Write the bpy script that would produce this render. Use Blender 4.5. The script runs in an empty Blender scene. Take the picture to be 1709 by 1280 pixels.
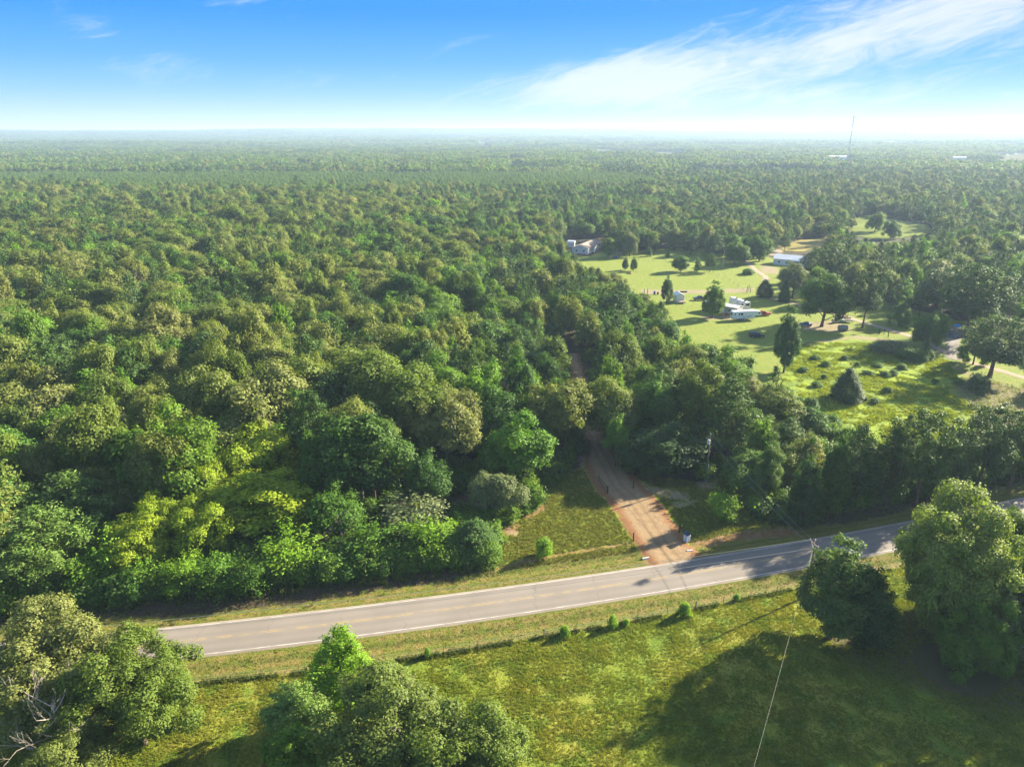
import bpy, math, random
import numpy as np
from mathutils import Vector, Matrix, noise as mnoise

random.seed(11)
rng = np.random.default_rng(11)
S = bpy.context.scene
C = S.collection
PI = math.pi
R = math.radians

# ------------------------------------------------------------------ camera
F, PITCH, H = 1185.6, math.radians(19.4), 65.0      # focal length in photo pixels, tilt down, height
CP, SP = math.cos(PITCH), math.sin(PITCH)
cam_d = bpy.data.cameras.new('camera')
cam = bpy.data.objects.new('camera', cam_d)
C.objects.link(cam)
cam.location = (0, 0, H)
cam.rotation_euler = (PI / 2 - PITCH, 0, 0)
cam_d.sensor_width = 36
cam_d.lens = 36 * F / 1709
cam_d.clip_start = 0.5
cam_d.clip_end = 60000
S.camera = cam

# ------------------------------------------------------------------ world, sun, exposure
SUN_EL, SUN_AZ = R(23.5), R(60)                      # azimuth measured from +Y towards +X
W = bpy.data.worlds.new('World')
S.world = W
W.use_nodes = True


class NT:
    """small helper to write node trees"""
    def __init__(s, nt):
        s.nt = nt
        nt.nodes.clear()

    def n(s, t, ins=None, **kw):
        nd = s.nt.nodes.new(t)
        for k, v in kw.items():
            setattr(nd, k, v)
        for k, v in (ins or {}).items():
            s.put(nd.inputs[k], v)
        return nd

    def put(s, sock, v):
        if hasattr(v, 'bl_idname') and hasattr(v, 'outputs'):
            v = v.outputs[0]
        if isinstance(v, bpy.types.NodeSocket):
            s.nt.links.new(v, sock)
        elif isinstance(v, (tuple, list)) and len(v) == 3 and sock.type == 'RGBA':
            sock.default_value = (*v, 1)
        else:
            sock.default_value = v

    def m(s, op, a, b=None, c=None, clamp=False):
        nd = s.nt.nodes.new('ShaderNodeMath')
        nd.operation = op
        nd.use_clamp = clamp
        for i, v in enumerate((a, b, c)):
            if v is not None:
                s.put(nd.inputs[i], v)
        return nd.outputs[0]

    def mix(s, f, a, b, mode='MIX'):
        nd = s.nt.nodes.new('ShaderNodeMix')
        nd.data_type = 'RGBA'
        nd.blend_type = mode
        nd.clamp_factor = True
        s.put(nd.inputs[0], f)
        s.put(nd.inputs[6], a)
        s.put(nd.inputs[7], b)
        return nd.outputs[2]

    def ramp(s, fac, stops, interp='LINEAR'):
        nd = s.nt.nodes.new('ShaderNodeValToRGB')
        cr = nd.color_ramp
        cr.interpolation = interp
        while len(cr.elements) > 1:
            cr.elements.remove(cr.elements[-1])
        for i, (p, c) in enumerate(stops):
            e = cr.elements[0] if i == 0 else cr.elements.new(p)
            e.position = p
            e.color = (*c, 1) if len(c) == 3 else c
        s.put(nd.inputs[0], fac)
        return nd.outputs[0]

    def smooth(s, x, a, b):
        nd = s.nt.nodes.new('ShaderNodeMapRange')
        nd.interpolation_type = 'SMOOTHSTEP'
        s.put(nd.inputs[0], x)
        nd.inputs[1].default_value = a
        nd.inputs[2].default_value = b
        return nd.outputs[0]

    def noise(s, vec, scale, detail=4, rough=0.55, dist=0.0):
        nd = s.n('ShaderNodeTexNoise', {'Scale': scale, 'Detail': detail, 'Roughness': rough, 'Distortion': dist})
        if vec is not None:
            s.put(nd.inputs['Vector'], vec)
        return nd.outputs[0]


w = NT(W.node_tree)
sky = w.n('ShaderNodeTexSky', sky_type='NISHITA', sun_disc=False, sun_elevation=SUN_EL, sun_rotation=SUN_AZ,
          altitude=100, air_density=1.0, dust_density=1.2, ozone_density=2.0)
tc = w.n('ShaderNodeTexCoord')
sep = w.n('ShaderNodeSeparateXYZ', {0: tc.outputs['Generated']})
az = w.m('ARCTAN2', sep.outputs[0], sep.outputs[1])
el = w.m('ARCSINE', sep.outputs[2])
elp = w.m('MAXIMUM', el, 0.0)
# clear-sky colour by elevation (deepening blue away from the horizon, kept bright overhead to add fill light), blended with the physical sky
grad = w.ramp(w.m('DIVIDE', elp, PI / 2), [
    (0.0, (0.60, 0.80, 0.92)), (0.012, (0.46, 0.74, 0.95)), (0.030, (0.24, 0.60, 0.98)), (0.052, (0.11, 0.47, 0.98)),
    (0.088, (0.022, 0.335, 0.98)), (0.16, (0.022, 0.31, 0.92)), (0.35, (0.06, 0.33, 0.88)), (1.0, (0.07, 0.30, 0.78))])
nish = w.mix(1.0, sky.outputs[0], (0.085, 0.085, 0.085), 'MULTIPLY')
clear = w.mix(0.97, nish, w.mix(1.0, grad, (1.0, 1.0, 1.0), 'MULTIPLY'))
# thin cirrus: streaks rising to the right, drawn out along their length
ca, sa = math.cos(R(14)), math.sin(R(14))
u_ = w.m('ADD', w.m('MULTIPLY', az, ca), w.m('MULTIPLY', el, sa * 1.0))
v_ = w.m('SUBTRACT', w.m('MULTIPLY', el, ca), w.m('MULTIPLY', az, sa))
stv = w.n('ShaderNodeCombineXYZ', {0: w.m('MULTIPLY', u_, 1.0), 1: w.m('MULTIPLY', v_, 6.0), 2: 3.3})
n_big = w.noise(stv, 3.6, 7, 0.60, 0.9)
n_fin = w.noise(w.n('ShaderNodeCombineXYZ', {0: w.m('MULTIPLY', u_, 2.2), 1: w.m('MULTIPLY', v_, 9.0), 2: 9.1}), 6.0, 9, 0.66, 2.2)


def blob(a0, e0, ra, re, rot=0.0):
    da = w.m('SUBTRACT', az, R(a0))
    de = w.m('SUBTRACT', el, R(e0))
    c_, s_ = math.cos(R(rot)), math.sin(R(rot))
    p = w.m('DIVIDE', w.m('ADD', w.m('MULTIPLY', da, c_), w.m('MULTIPLY', de, s_)), R(ra))
    q = w.m('DIVIDE', w.m('SUBTRACT', w.m('MULTIPLY', de, c_), w.m('MULTIPLY', da, s_)), R(re))
    d2 = w.m('ADD', w.m('MULTIPLY', p, p), w.m('MULTIPLY', q, q))
    return w.m('EXPONENT', w.m('MULTIPLY', d2, -1.0))


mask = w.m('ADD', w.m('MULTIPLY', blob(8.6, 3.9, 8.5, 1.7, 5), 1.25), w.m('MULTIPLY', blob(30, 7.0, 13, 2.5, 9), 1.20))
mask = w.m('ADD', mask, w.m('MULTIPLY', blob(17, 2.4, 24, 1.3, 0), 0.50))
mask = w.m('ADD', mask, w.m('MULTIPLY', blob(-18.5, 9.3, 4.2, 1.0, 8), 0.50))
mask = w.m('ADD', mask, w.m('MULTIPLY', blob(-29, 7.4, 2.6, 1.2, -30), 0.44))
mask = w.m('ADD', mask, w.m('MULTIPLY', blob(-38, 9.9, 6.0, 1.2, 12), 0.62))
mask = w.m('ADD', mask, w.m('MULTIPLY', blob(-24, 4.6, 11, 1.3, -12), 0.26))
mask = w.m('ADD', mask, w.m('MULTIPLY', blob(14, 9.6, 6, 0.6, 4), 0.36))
mask = w.m('ADD', mask, w.m('MULTIPLY', w.smooth(el, R(12), R(30)), 0.72))  # unseen cirrus veil above the view, added to raise the fill light
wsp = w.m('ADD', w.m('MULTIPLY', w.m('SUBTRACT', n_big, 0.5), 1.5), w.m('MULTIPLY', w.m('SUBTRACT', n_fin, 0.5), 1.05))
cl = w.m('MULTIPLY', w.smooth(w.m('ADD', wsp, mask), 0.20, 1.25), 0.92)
cloudc = w.mix(w.smooth(az, R(5), R(45)), (0.78, 0.88, 1.0), (0.80, 0.84, 1.0))
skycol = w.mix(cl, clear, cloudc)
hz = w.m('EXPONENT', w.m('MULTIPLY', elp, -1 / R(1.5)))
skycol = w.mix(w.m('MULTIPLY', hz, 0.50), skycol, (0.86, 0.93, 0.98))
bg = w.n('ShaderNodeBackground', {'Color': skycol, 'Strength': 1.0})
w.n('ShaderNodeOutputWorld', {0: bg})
SKY_BG = bg

sun_d = bpy.data.lights.new('sun', 'SUN')
sun = bpy.data.objects.new('sun', sun_d)
C.objects.link(sun)
sun_d.energy = 5.0
sun_d.angle = R(0.6)
sun_d.color = (1.0, 0.89, 0.67)
sv = Vector((math.sin(SUN_AZ) * math.cos(SUN_EL), math.cos(SUN_AZ) * math.cos(SUN_EL), math.sin(SUN_EL)))
sun.rotation_euler = (-sv).to_track_quat('-Z', 'Y').to_euler()

S.view_settings.view_transform = 'Standard'
S.view_settings.look = 'None'
S.view_settings.exposure = 2.38
S.view_settings.gamma = 1
S.view_settings.use_curve_mapping = False
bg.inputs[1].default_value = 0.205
S.render.engine = 'CYCLES'
cy = S.cycles
cy.max_bounces = 6
cy.diffuse_bounces = 4
cy.glossy_bounces = 2
cy.transmission_bounces = 3
cy.volume_bounces = 1
cy.transparent_max_bounces = 4
cy.caustics_reflective = False
cy.caustics_refractive = False
cy.use_denoising = True

# ------------------------------------------------------------------ photo pixel <-> place


def ray(px, py):
    u, v = px - 854.5, py - 640.0
    return u, F * CP - v * SP, F * SP + v * CP


def at(px, py, z=0.0):
    """the point of the horizontal plane at height z that the photograph shows at this pixel"""
    u, f, d = ray(px, py)
    k = (H - z) / d
    return u * k, f * k


def proj(x, y, z):
    d = H - z
    zc = y * CP + d * SP
    return 854.5 + F * x / zc, 640 + F * (d * CP - y * SP) / zc, zc


def in_poly(px, py, poly):
    px, py = np.asarray(px, float), np.asarray(py, float)
    ins = np.zeros(px.shape, bool)
    n = len(poly)
    j = n - 1
    for i in range(n):
        xi, yi = poly[i]
        xj, yj = poly[j]
        if yi != yj:
            c = ((yi > py) != (yj > py)) & (px < (xj - xi) * (py - yi) / (yj - yi) + xi)
            ins ^= c
        j = i
    return ins


def seg_dist(px, py, pts, closed=False):
    best = np.full(np.shape(px), 1e9)
    n = len(pts)
    for i in range(n if closed else n - 1):
        ax, ay = pts[i]
        bx, by = pts[(i + 1) % n]
        dx, dy = bx - ax, by - ay
        L = dx * dx + dy * dy + 1e-9
        t = np.clip(((px - ax) * dx + (py - ay) * dy) / L, 0, 1)
        d = np.hypot(px - ax - t * dx, py - ay - t * dy)
        best = np.minimum(best, d)
    return best


def signed(px, py, poly):
    d = seg_dist(px, py, poly, True)
    return np.where(in_poly(px, py, poly), d, -d)


def gp(pts):
    return [at(*p) for p in pts]


# road edge lines seen in the photograph -> two smooth curves on the ground
_up = [(0, 1076), (273, 1051.5), (430, 1035), (608, 1013), (697, 1002), (786, 990), (860, 979.6), (949, 964.4), (1038, 952.9),
       (1127, 938.9), (1216, 926.7), (1300, 911.9), (1374, 899.2), (1513, 871), (1664, 838.8), (1709, 832)]
_lo = [(279, 1097.5), (430, 1080.6), (519, 1070), (590, 1062), (697, 1047), (860, 1024), (979, 1004.8), (1080, 991), (1187, 972.7),
       (1300, 955.5), (1352, 943.5), (1484, 919), (1701, 874)]
_gu, _gl = np.array(gp(_up)), np.array(gp(_lo))
_cu, _cl = np.polyfit(_gu[:, 0], _gu[:, 1], 2), np.polyfit(_gl[:, 0], _gl[:, 1], 2)


def _ext(c, x):
    x = np.asarray(x, float)
    xc = np.clip(x, -75, 110)
    return np.polyval(c, xc) + np.polyval(np.polyder(c), xc) * (x - xc)


_mid = (_cu + _cl) / 2


def road_y(x):
    return _ext(_mid, x)


def road_slope(x):
    xc = np.clip(x, -75, 110)
    return np.polyval(np.polyder(_mid), xc)


HALF = float(np.mean(_ext(_cu, np.linspace(-40, 70, 9)) - _ext(_cl, np.linspace(-40, 70, 9)))) / 2 * math.cos(math.atan(0.22))


def road_off(x, y):
    """signed distance north of the road's centre line"""
    sl = road_slope(x)
    return (y - road_y(x)) / np.sqrt(1 + sl * sl)


_fl = gp([(0, 1172), (330, 1140), (377, 1134), (480, 1126), (615, 1108), (750, 1090), (822, 1077), (992, 1048), (1110, 1026), (1201, 1007), (1300, 986),
          (1342, 979), (1480, 950), (1709, 905)])
_flx, _fly = [p[0] for p in _fl], [p[1] for p in _fl]


def fence_y(x):
    x = np.asarray(x, float)
    y = np.interp(x, _flx, _fly)
    s = 0.2
    return y + np.where(x < _flx[0], (x - _flx[0]) * s, 0) + np.where(x > _flx[-1], (x - _flx[-1]) * 0.28, 0)


drive_left = gp([(1084, 948), (1082, 944), (1057, 897), (1040, 872), (1017, 825), (995, 797), (982, 760), (978, 742)])
drive_right = gp([(1182, 932), (1175, 929), (1146, 908), (1132, 882), (1100, 847), (1065, 822), (1040, 788), (1010, 745)])
drive_mid = [((a[0] + b[0]) / 2, (a[1] + b[1]) / 2) for a, b in zip(drive_left, drive_right)]
_e = drive_mid[-1]
drive_on = [_e, at(985, 700), at(973, 660), at(963, 615), at(958, 590)]
DRIVE = drive_mid + drive_on[1:]


def terrain(x, y):
    """height of the ground: level near the road with shallow ditches, low hills far away"""
    x, y = np.asarray(x, float), np.asarray(y, float)
    r = np.hypot(x, y)
    d = road_off(x, y)
    near = (np.abs(x) < 260) & (y > 0) & (y < 260)
    ditch = -0.38 * np.exp(-((np.abs(d) - 6.6) / 1.25) ** 2) * np.clip(seg_dist(x, y, DRIVE) / 3 - 1.4, 0, 1)
    bed = -0.10 * (1 - np.clip((np.abs(d) - HALF - 0.1) / 0.5, 0, 1))
    z = np.where(near, ditch + bed, 0.0)
    a = np.arctan2(x, y)
    f = np.clip((r - 4200) / 5200, 0, 1)
    f = f * f * (3 - 2 * f)
    # a long low ridge whose crest stands a little left of the middle of the view
    hill = 66 + 36 * np.exp(-((a + 0.16) / 0.34) ** 2) + 5 * np.sin(a * 7 + 1) + 4 * np.sin(a * 17) + 2.5 * np.sin(a * 41 + 2) + 1.5 * np.sin(a * 97)
    z = z + f * hill
    f2 = np.clip((r - 2200) / 1500, 0, 1) * (1 - f)
    z = z + f2 * (5 + 7 * np.sin(x / 830 + 1.7) * np.sin(y / 640) + 3 * np.sin(x / 310) * np.sin(y / 270 + 2))
    return z


# ------------------------------------------------------------------ materials
MATS = {}


def mat(name, col, rough=0.6, metal=0.0, spec=0.4, var=0.0, scale=3.0, bump=0.0, bscale=20.0):
    if name in MATS:
        return MATS[name]
    m = bpy.data.materials.new(name)
    m.use_nodes = True
    t = NT(m.node_tree)
    out = t.n('ShaderNodeOutputMaterial')
    p = t.n('ShaderNodeBsdfPrincipled', {'Roughness': rough, 'Metallic': metal, 'Specular IOR Level': spec})
    tcn = t.n('ShaderNodeTexCoord')
    c = (*col, 1)
    if var > 0:
        nz = t.noise(tcn.outputs['Object'], scale, 5)
        c = t.mix(t.smooth(nz, 0.3, 0.7), tuple(v * (1 - var) for v in col), tuple(min(1, v * (1 + var)) for v in col))
    t.put(p.inputs['Base Color'], c)
    if bump > 0:
        b = t.n('ShaderNodeBump', {'Strength': bump, 'Height': t.noise(tcn.outputs['Object'], bscale, 4)})
        t.put(p.inputs['Normal'], b)
    t.put(out.inputs[0], p)
    MATS[name] = m
    return m


LEAF_GAIN = 1.15


def leaf_mat(name, stops, trans=0.36, vary=0.24, patch=0.0, world=None):
    """foliage: tint by tree (random), by leaf (attribute), light passing through"""
    m = bpy.data.materials.new(name)
    m.use_nodes = True
    t = NT(m.node_tree)
    out = t.n('ShaderNodeOutputMaterial')
    oi = t.n('ShaderNodeObjectInfo')
    at_ = t.n('ShaderNodeAttribute', attribute_name='lr')
    stops = [tuple(v * LEAF_GAIN for v in c_) for c_ in stops]
    k = len(stops)
    col = t.ramp(oi.outputs['Random'], [(i / max(1, k - 1), s) for i, s in enumerate(stops)])
    geo = t.n('ShaderNodeNewGeometry')
    if world:
        nz = t.noise(geo.outputs['Position'], world[0], 4)
        col = t.mix(t.smooth(nz, 0.38, 0.62), col, world[1])
    nz2 = t.noise(geo.outputs['Position'], 0.45, 3)
    v = t.m('ADD', t.m('MULTIPLY', at_.outputs['Fac'], vary * 2), 1.0 - vary)
    v = t.m('MULTIPLY', v, t.m('ADD', 0.80, t.m('MULTIPLY', nz2, 0.40)))
    col2 = t.n('ShaderNodeHueSaturation', {'Hue': t.m('ADD', 0.488, t.m('MULTIPLY', at_.outputs['Fac'], 0.024)), 'Saturation': 1.0, 'Value': v, 'Color': col})
    df = t.n('ShaderNodeBsdfPrincipled', {'Base Color': col2, 'Roughness': 0.6, 'Specular IOR Level': 0.14})
    warm = t.mix(1.0, col2, (1.25, 1.30, 0.55), 'MULTIPLY')
    tr = t.n('ShaderNodeBsdfTranslucent', {'Color': warm})
    t.put(out.inputs[0], t.n('ShaderNodeMixShader', {0: trans, 1: df, 2: tr}))
    MATS[name] = m
    return m


OAK = leaf_mat('oak_leaves', [(0.095, 0.140, 0.022), (0.130, 0.160, 0.032), (0.150, 0.172, 0.044), (0.108, 0.154, 0.026), (0.168, 0.180, 0.056), (0.080, 0.130, 0.020)])
GRN = leaf_mat('green_leaves', [(0.060, 0.128, 0.014), (0.095, 0.170, 0.018), (0.048, 0.100, 0.020), (0.115, 0.190, 0.018), (0.066, 0.136, 0.024), (0.040, 0.088, 0.018)])
BRT = leaf_mat('fresh_leaves', [(0.140, 0.250, 0.018), (0.165, 0.275, 0.022), (0.120, 0.225, 0.022)], 0.40)
YEL = leaf_mat('yellow_green_leaves', [(0.215, 0.275, 0.018), (0.19, 0.26, 0.020), (0.235, 0.28, 0.022)], 0.40, 0.22)
PIN = leaf_mat('pine_needles', [(0.046, 0.092, 0.020), (0.062, 0.110, 0.022), (0.052, 0.096, 0.028), (0.072, 0.120, 0.026)], 0.18)
CED = leaf_mat('cedar_foliage', [(0.040, 0.086, 0.018), (0.050, 0.098, 0.02), (0.044, 0.080, 0.026)], 0.14)
GRY = leaf_mat('grey_green_leaves', [(0.125, 0.155, 0.062), (0.14, 0.165, 0.072)], 0.30)
DRY = leaf_mat('dry_twigs', [(0.16, 0.105, 0.075), (0.18, 0.13, 0.10)], 0.1)
BARK = mat('bark', (0.085, 0.062, 0.045), 0.9, var=0.35, scale=4, bump=0.6, bscale=14)
BARKP = mat('pine_bark', (0.12, 0.075, 0.052), 0.9, var=0.35, scale=3, bump=0.6, bscale=10)
DEADW = mat('bleached_wood', (0.34, 0.29, 0.245), 0.85, var=0.3, scale=3, bump=0.4, bscale=14)


# ------------------------------------------------------------------ object helpers
def link(o, parent=None, coll=None):
    (coll or C).objects.link(o)
    if parent is not None:
        o.parent = parent
    return o


def tag(o, label=None, cat=None, group=None, kind=None):
    if label:
        o['label'] = label
    if cat:
        o['category'] = cat
    if group:
        o['group'] = group
    if kind:
        o['kind'] = kind
    return o


def empty(name, loc=(0, 0, 0), rz=0.0, label=None, cat=None, group=None):
    o = bpy.data.objects.new(name, None)
    o.empty_display_size = 0.5
    C.objects.link(o)
    o.location = loc
    o.rotation_euler = (0, 0, rz)
    return tag(o, label, cat, group)


def np_mesh(name, V, Fc, mats, lr=None, fmat=None, smooth=False):
    """mesh from numpy arrays; Fc an (n,k) array of equal polygons"""
    me = bpy.data.meshes.new(name)
    V = np.asarray(V, np.float32)
    Fc = np.asarray(Fc, np.int32)
    n, k = Fc.shape
    me.vertices.add(len(V))
    me.vertices.foreach_set('co', V.ravel())
    me.loops.add(n * k)
    me.loops.foreach_set('vertex_index', Fc.ravel())
    me.polygons.add(n)
    me.polygons.foreach_set('loop_start', np.arange(0, n * k, k, dtype=np.int32))
    me.polygons.foreach_set('loop_total', np.full(n, k, np.int32))
    for m in mats:
        me.materials.append(m)
    if fmat is not None:
        me.polygons.foreach_set('material_index', np.asarray(fmat, np.int32))
    if smooth:
        me.polygons.foreach_set('use_smooth', np.ones(n, bool))
    me.update(calc_edges=True)
    if lr is not None:
        a = me.attributes.new('lr', 'FLOAT', 'POINT')
        a.data.foreach_set('value', np.asarray(lr, np.float32))
    return me


class MB:
    """collects boxes, tubes and polygons into one mesh"""
    def __init__(s):
        s.v, s.f, s.mi = [], [], []
        s.cur = 0

    def face(s, pts):
        b = len(s.v)
        s.v += [tuple(p) for p in pts]
        s.f.append(tuple(range(b, b + len(pts))))
        s.mi.append(s.cur)

    def box(s, c, d, rz=0.0, taper=1.0):
        cx, cy_, cz = c
        hx, hy, hz = d[0] / 2, d[1] / 2, d[2] / 2
        cc, ss = math.cos(rz), math.sin(rz)
        b = len(s.v)
        for z, k in ((-hz, 1.0), (hz, taper)):
            for x, y in ((-hx, -hy), (hx, -hy), (hx, hy), (-hx, hy)):
                x, y = x * k, y * k
                s.v.append((cx + x * cc - y * ss, cy_ + x * ss + y * cc, cz + z))
        for q in ((0, 3, 2, 1), (4, 5, 6, 7), (0, 1, 5, 4), (1, 2, 6, 5), (2, 3, 7, 6), (3, 0, 4, 7)):
            s.f.append(tuple(b + i for i in q))
            s.mi.append(s.cur)
        return s

    def prism(s, prof, y0, y1):
        """profile of (x, z) points extruded along y"""
        b = len(s.v)
        n = len(prof)
        s.v += [(x, y0, z) for x, z in prof] + [(x, y1, z) for x, z in prof]
        s.f.append(tuple(b + i for i in range(n)))
        s.f.append(tuple(b + n + i for i in reversed(range(n))))
        s.mi += [s.cur] * 2
        for i in range(n):
            j = (i + 1) % n
            s.f.append((b + j, b + i, b + n + i, b + n + j))
            s.mi.append(s.cur)
        return s

    def tube(s, pts, rad, k=6, cap=True):
        pts = [Vector(p) for p in pts]
        if not hasattr(rad, '__len__'):
            rad = [rad] * len(pts)
        b = len(s.v)
        for i, p in enumerate(pts):
            a, c = pts[max(0, i - 1)], pts[min(len(pts) - 1, i + 1)]
            t = (c - a).normalized()
            u = t.cross(Vector((0.13, 0.31, 1)) if abs(t.z) < 0.9 else Vector((1, 0.2, 0))).normalized()
            v = t.cross(u)
            for q in range(k):
                an = 2 * PI * q / k
                s.v.append(tuple(p + (u * math.cos(an) + v * math.sin(an)) * rad[i]))
        for i in range(len(pts) - 1):
            for q in range(k):
                q2 = (q + 1) % k
                s.f.append((b + i * k + q, b + i * k + q2, b + (i + 1) * k + q2, b + (i + 1) * k + q))
                s.mi.append(s.cur)
        if cap:
            s.f.append(tuple(b + q for q in reversed(range(k))))
            e = b + (len(pts) - 1) * k
            s.f.append(tuple(e + q for q in range(k)))
            s.mi += [s.cur] * 2
        return s

    def mesh(s, name, mats, smooth=False):
        me = bpy.data.meshes.new(name)
        me.from_pydata(s.v, [], s.f)
        for m in (mats if isinstance(mats, (list, tuple)) else [mats]):
            me.materials.append(m)
        me.polygons.foreach_set('material_index', s.mi)
        if smooth:
            me.polygons.foreach_set('use_smooth', [True] * len(s.f))
        me.update()
        return me

    def obj(s, name, mats, parent=None, smooth=False, coll=None):
        return link(bpy.data.objects.new(name, s.mesh(name, mats, smooth)), parent, coll)


def copy_tree(o, parent=None, mats=None):
    c = o.copy()
    C.objects.link(c)
    c.parent = parent
    for ch in list(o.children):
        copy_tree(ch, c)
    return c


# ------------------------------------------------------------------ foliage geometry
def unit(v):
    return v / (np.linalg.norm(v, axis=-1, keepdims=True) + 1e-9)


def rdir(n):
    return unit(rng.normal(size=(n, 3)))


def leaf_quads(c, nrm, size, aspect=0.62, fold=0.16, along=None):
    """diamond leaves folded along the middle; returns vertices, faces, a random value per vertex"""
    n = len(c)
    nrm = unit(nrm)
    t = rdir(n) if along is None else unit(along)
    t = unit(t - nrm * np.sum(t * nrm, 1, keepdims=True))
    b = np.cross(nrm, t)
    s = np.broadcast_to(np.asarray(size, float), (n,))[:, None]
    a = np.broadcast_to(np.asarray(aspect, float), (n,))[:, None]
    V = np.stack([c - t * s * .5, c + b * s * a * .5 + nrm * s * fold, c + t * s * .5, c - b * s * a * .5 + nrm * s * fold], 1).reshape(-1, 3)
    Fq = np.arange(4 * n).reshape(n, 4)
    return V, Fq, np.repeat(rng.random(n), 4)


def merge(parts):
    V, Fq, L, M, o = [], [], [], [], 0
    for p in parts:
        v, f, l = p[:3]
        V.append(v)
        Fq.append(f + o)
        L.append(l)
        M.append(np.full(len(f), p[3] if len(p) > 3 else 0))
        o += len(v)
    return np.concatenate(V), np.concatenate(Fq), np.concatenate(L), np.concatenate(M)


def lobe_leaves(lc, lr, cen, leaf, cover=1.6, up=0.35, droop=0.0, flat=0.85, aspect=0.62, rough=0.42):
    """leaves gathered in twig tufts over the outer side of every lobe, with a coarser layer inside"""
    Cs, Ns, Sz = [], [], []
    for c, r in zip(lc, lr):
        out = unit((c - cen) * np.array([1, 1, 1.0]) + np.array([0, 0, up * r]))
        nt = max(5, int(cover * 2 * PI * r * r / (leaf * leaf * 0.31) / 6))
        d = rdir(nt * 2)
        d = d[(d @ out) > -0.25][:nt]
        tw = c + d * np.array([1, 1, flat]) * r * rng.uniform(0.82, 1.12, (len(d), 1))
        k = 6
        dd = np.repeat(d, k, 0)
        p = np.repeat(tw, k, 0) + rng.normal(size=(len(dd), 3)) * leaf * 0.72
        nn = dd * 0.75 + rdir(len(dd)) * rough + np.array([0, 0, up])
        Cs.append(p)
        Ns.append(nn)
        Sz.append(leaf * rng.uniform(0.7, 1.25, len(dd)))
        ni = max(3, int(nt * 0.8))                     # inner layer keeps the crown from being see-through
        d = rdir(ni)
        Cs.append(c + d * r * 0.62)
        Ns.append(d + rdir(ni) * 0.4)
        Sz.append(leaf * rng.uniform(1.5, 2.1, ni))
    c, n, s = np.concatenate(Cs), np.concatenate(Ns), np.concatenate(Sz)
    return leaf_quads(c, n, s, aspect)


def lobes_round(Rr, zc, Rz, n, rl, low=-0.55, rnd=0.22):
    d = rdir(n * 6)
    d = d[d[:, 2] > low]
    # spread the lobes: keep those far from the ones kept already
    keep = [d[0]]
    th = 1.9 / math.sqrt(n)
    for q in d[1:]:
        if len(keep) >= n:
            break
        if min(np.linalg.norm(q - k) for k in keep[-60:]) > th * rng.uniform(0.7, 1.1):
            keep.append(q)
    d = np.array(keep)
    ph = rng.uniform(0, 6, 4)
    az_ = np.arctan2(d[:, 1], d[:, 0])
    wob = 1 + rnd * (np.sin(az_ * 2 + ph[0]) * 0.5 + np.sin(az_ * 3 + ph[1]) * 0.5) + rng.normal(size=len(d)) * rnd * 0.5
    f = 0.74 * wob
    c = d * f[:, None] * np.array([Rr, Rr, Rz]) + np.array([0, 0, zc])
    r = rl * rng.uniform(0.58, 1.42, len(d)) * Rr
    ni = n // 4
    di = rdir(ni)
    ci = di * 0.36 * np.array([Rr, Rr, Rz]) + np.array([0, 0, zc])
    return np.concatenate([c, ci]), np.concatenate([r, rl * 1.1 * Rr * np.ones(ni)])


def crown_broad(Rr, Hh, leaf, n=46, rl=0.27, base=0.28, cover=1.5, rnd=0.22, tall=1.0, up=0.35, low=-0.55):
    z0, z1 = Hh * base, Hh
    zc, Rz = (z0 + z1) / 2, (z1 - z0) / 2
    lc, lr = lobes_round(Rr, zc, Rz * 1.02, n, rl, low=low, rnd=rnd)
    if tall != 1.0:                                    # narrower towards the top
        f = (lc[:, 2] - z0) / (z1 - z0)
        k = np.clip(1.15 - tall * np.clip(f, 0, 1), 0.18, 1.2)
        lc[:, :2] *= k[:, None]
        lr *= np.clip(k, 0.5, 1.1)
    return lobe_leaves(lc, lr, np.array([0, 0, zc - Rz * .2]), leaf, cover, up)


def crown_pine(Rr, Hh, leaf, base=0.30, whorls=11, per=6, flatc=0.6, top=0.8, cover=1.2, prof=0):
    Cs, Rs = [], []
    for i in range(whorls):
        f = i / (whorls - 1)
        z = Hh * (base + (0.985 - base) * f)
        if prof == 0:      # conical ovoid
            rr = Rr * (0.30 + 0.95 * math.sin(min(1, (1 - f) * 1.25) * PI / 2) * (0.55 + 0.45 * min(1, f * 5))) * 0.8
        elif prof == 1:    # open, flat-topped old pine
            rr = Rr * (0.45 + 0.6 * math.sin(PI * min(1, f * 0.8 + .15)))
        else:
            rr = Rr * (0.12 + 0.9 * (1 - f) ** 0.8)
        if f > 0.93:
            rr *= 0.35 if prof != 1 else 0.8
        m = max(3, int(per * (0.6 + 0.4 * (1 - f))))
        a0 = rng.uniform(0, 6.3)
        for j in range(m):
            a = a0 + 2 * PI * j / m + rng.normal() * 0.25
            L = rr * rng.uniform(0.68, 1.12)
            lift = L * (0.16 + 0.3 * f)
            for q, s in ((1.0, 1.0), (0.58, 0.9)):
                Cs.append((math.cos(a) * L * q, math.sin(a) * L * q, z + lift * q + rng.normal() * 0.2))
                Rs.append(max(0.42, Rr * 0.24 * s * (0.65 + 0.5 * (1 - f)) * rng.uniform(0.8, 1.2)))
    Cs, Rs = np.array(Cs), np.array(Rs)
    if prof == 1:
        Rs *= 1.15
    return lobe_leaves(Cs, Rs, np.array([0, 0, Hh * 0.25]), leaf, cover, 0.55, flat=flatc, aspect=0.40, rough=0.75)


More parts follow.
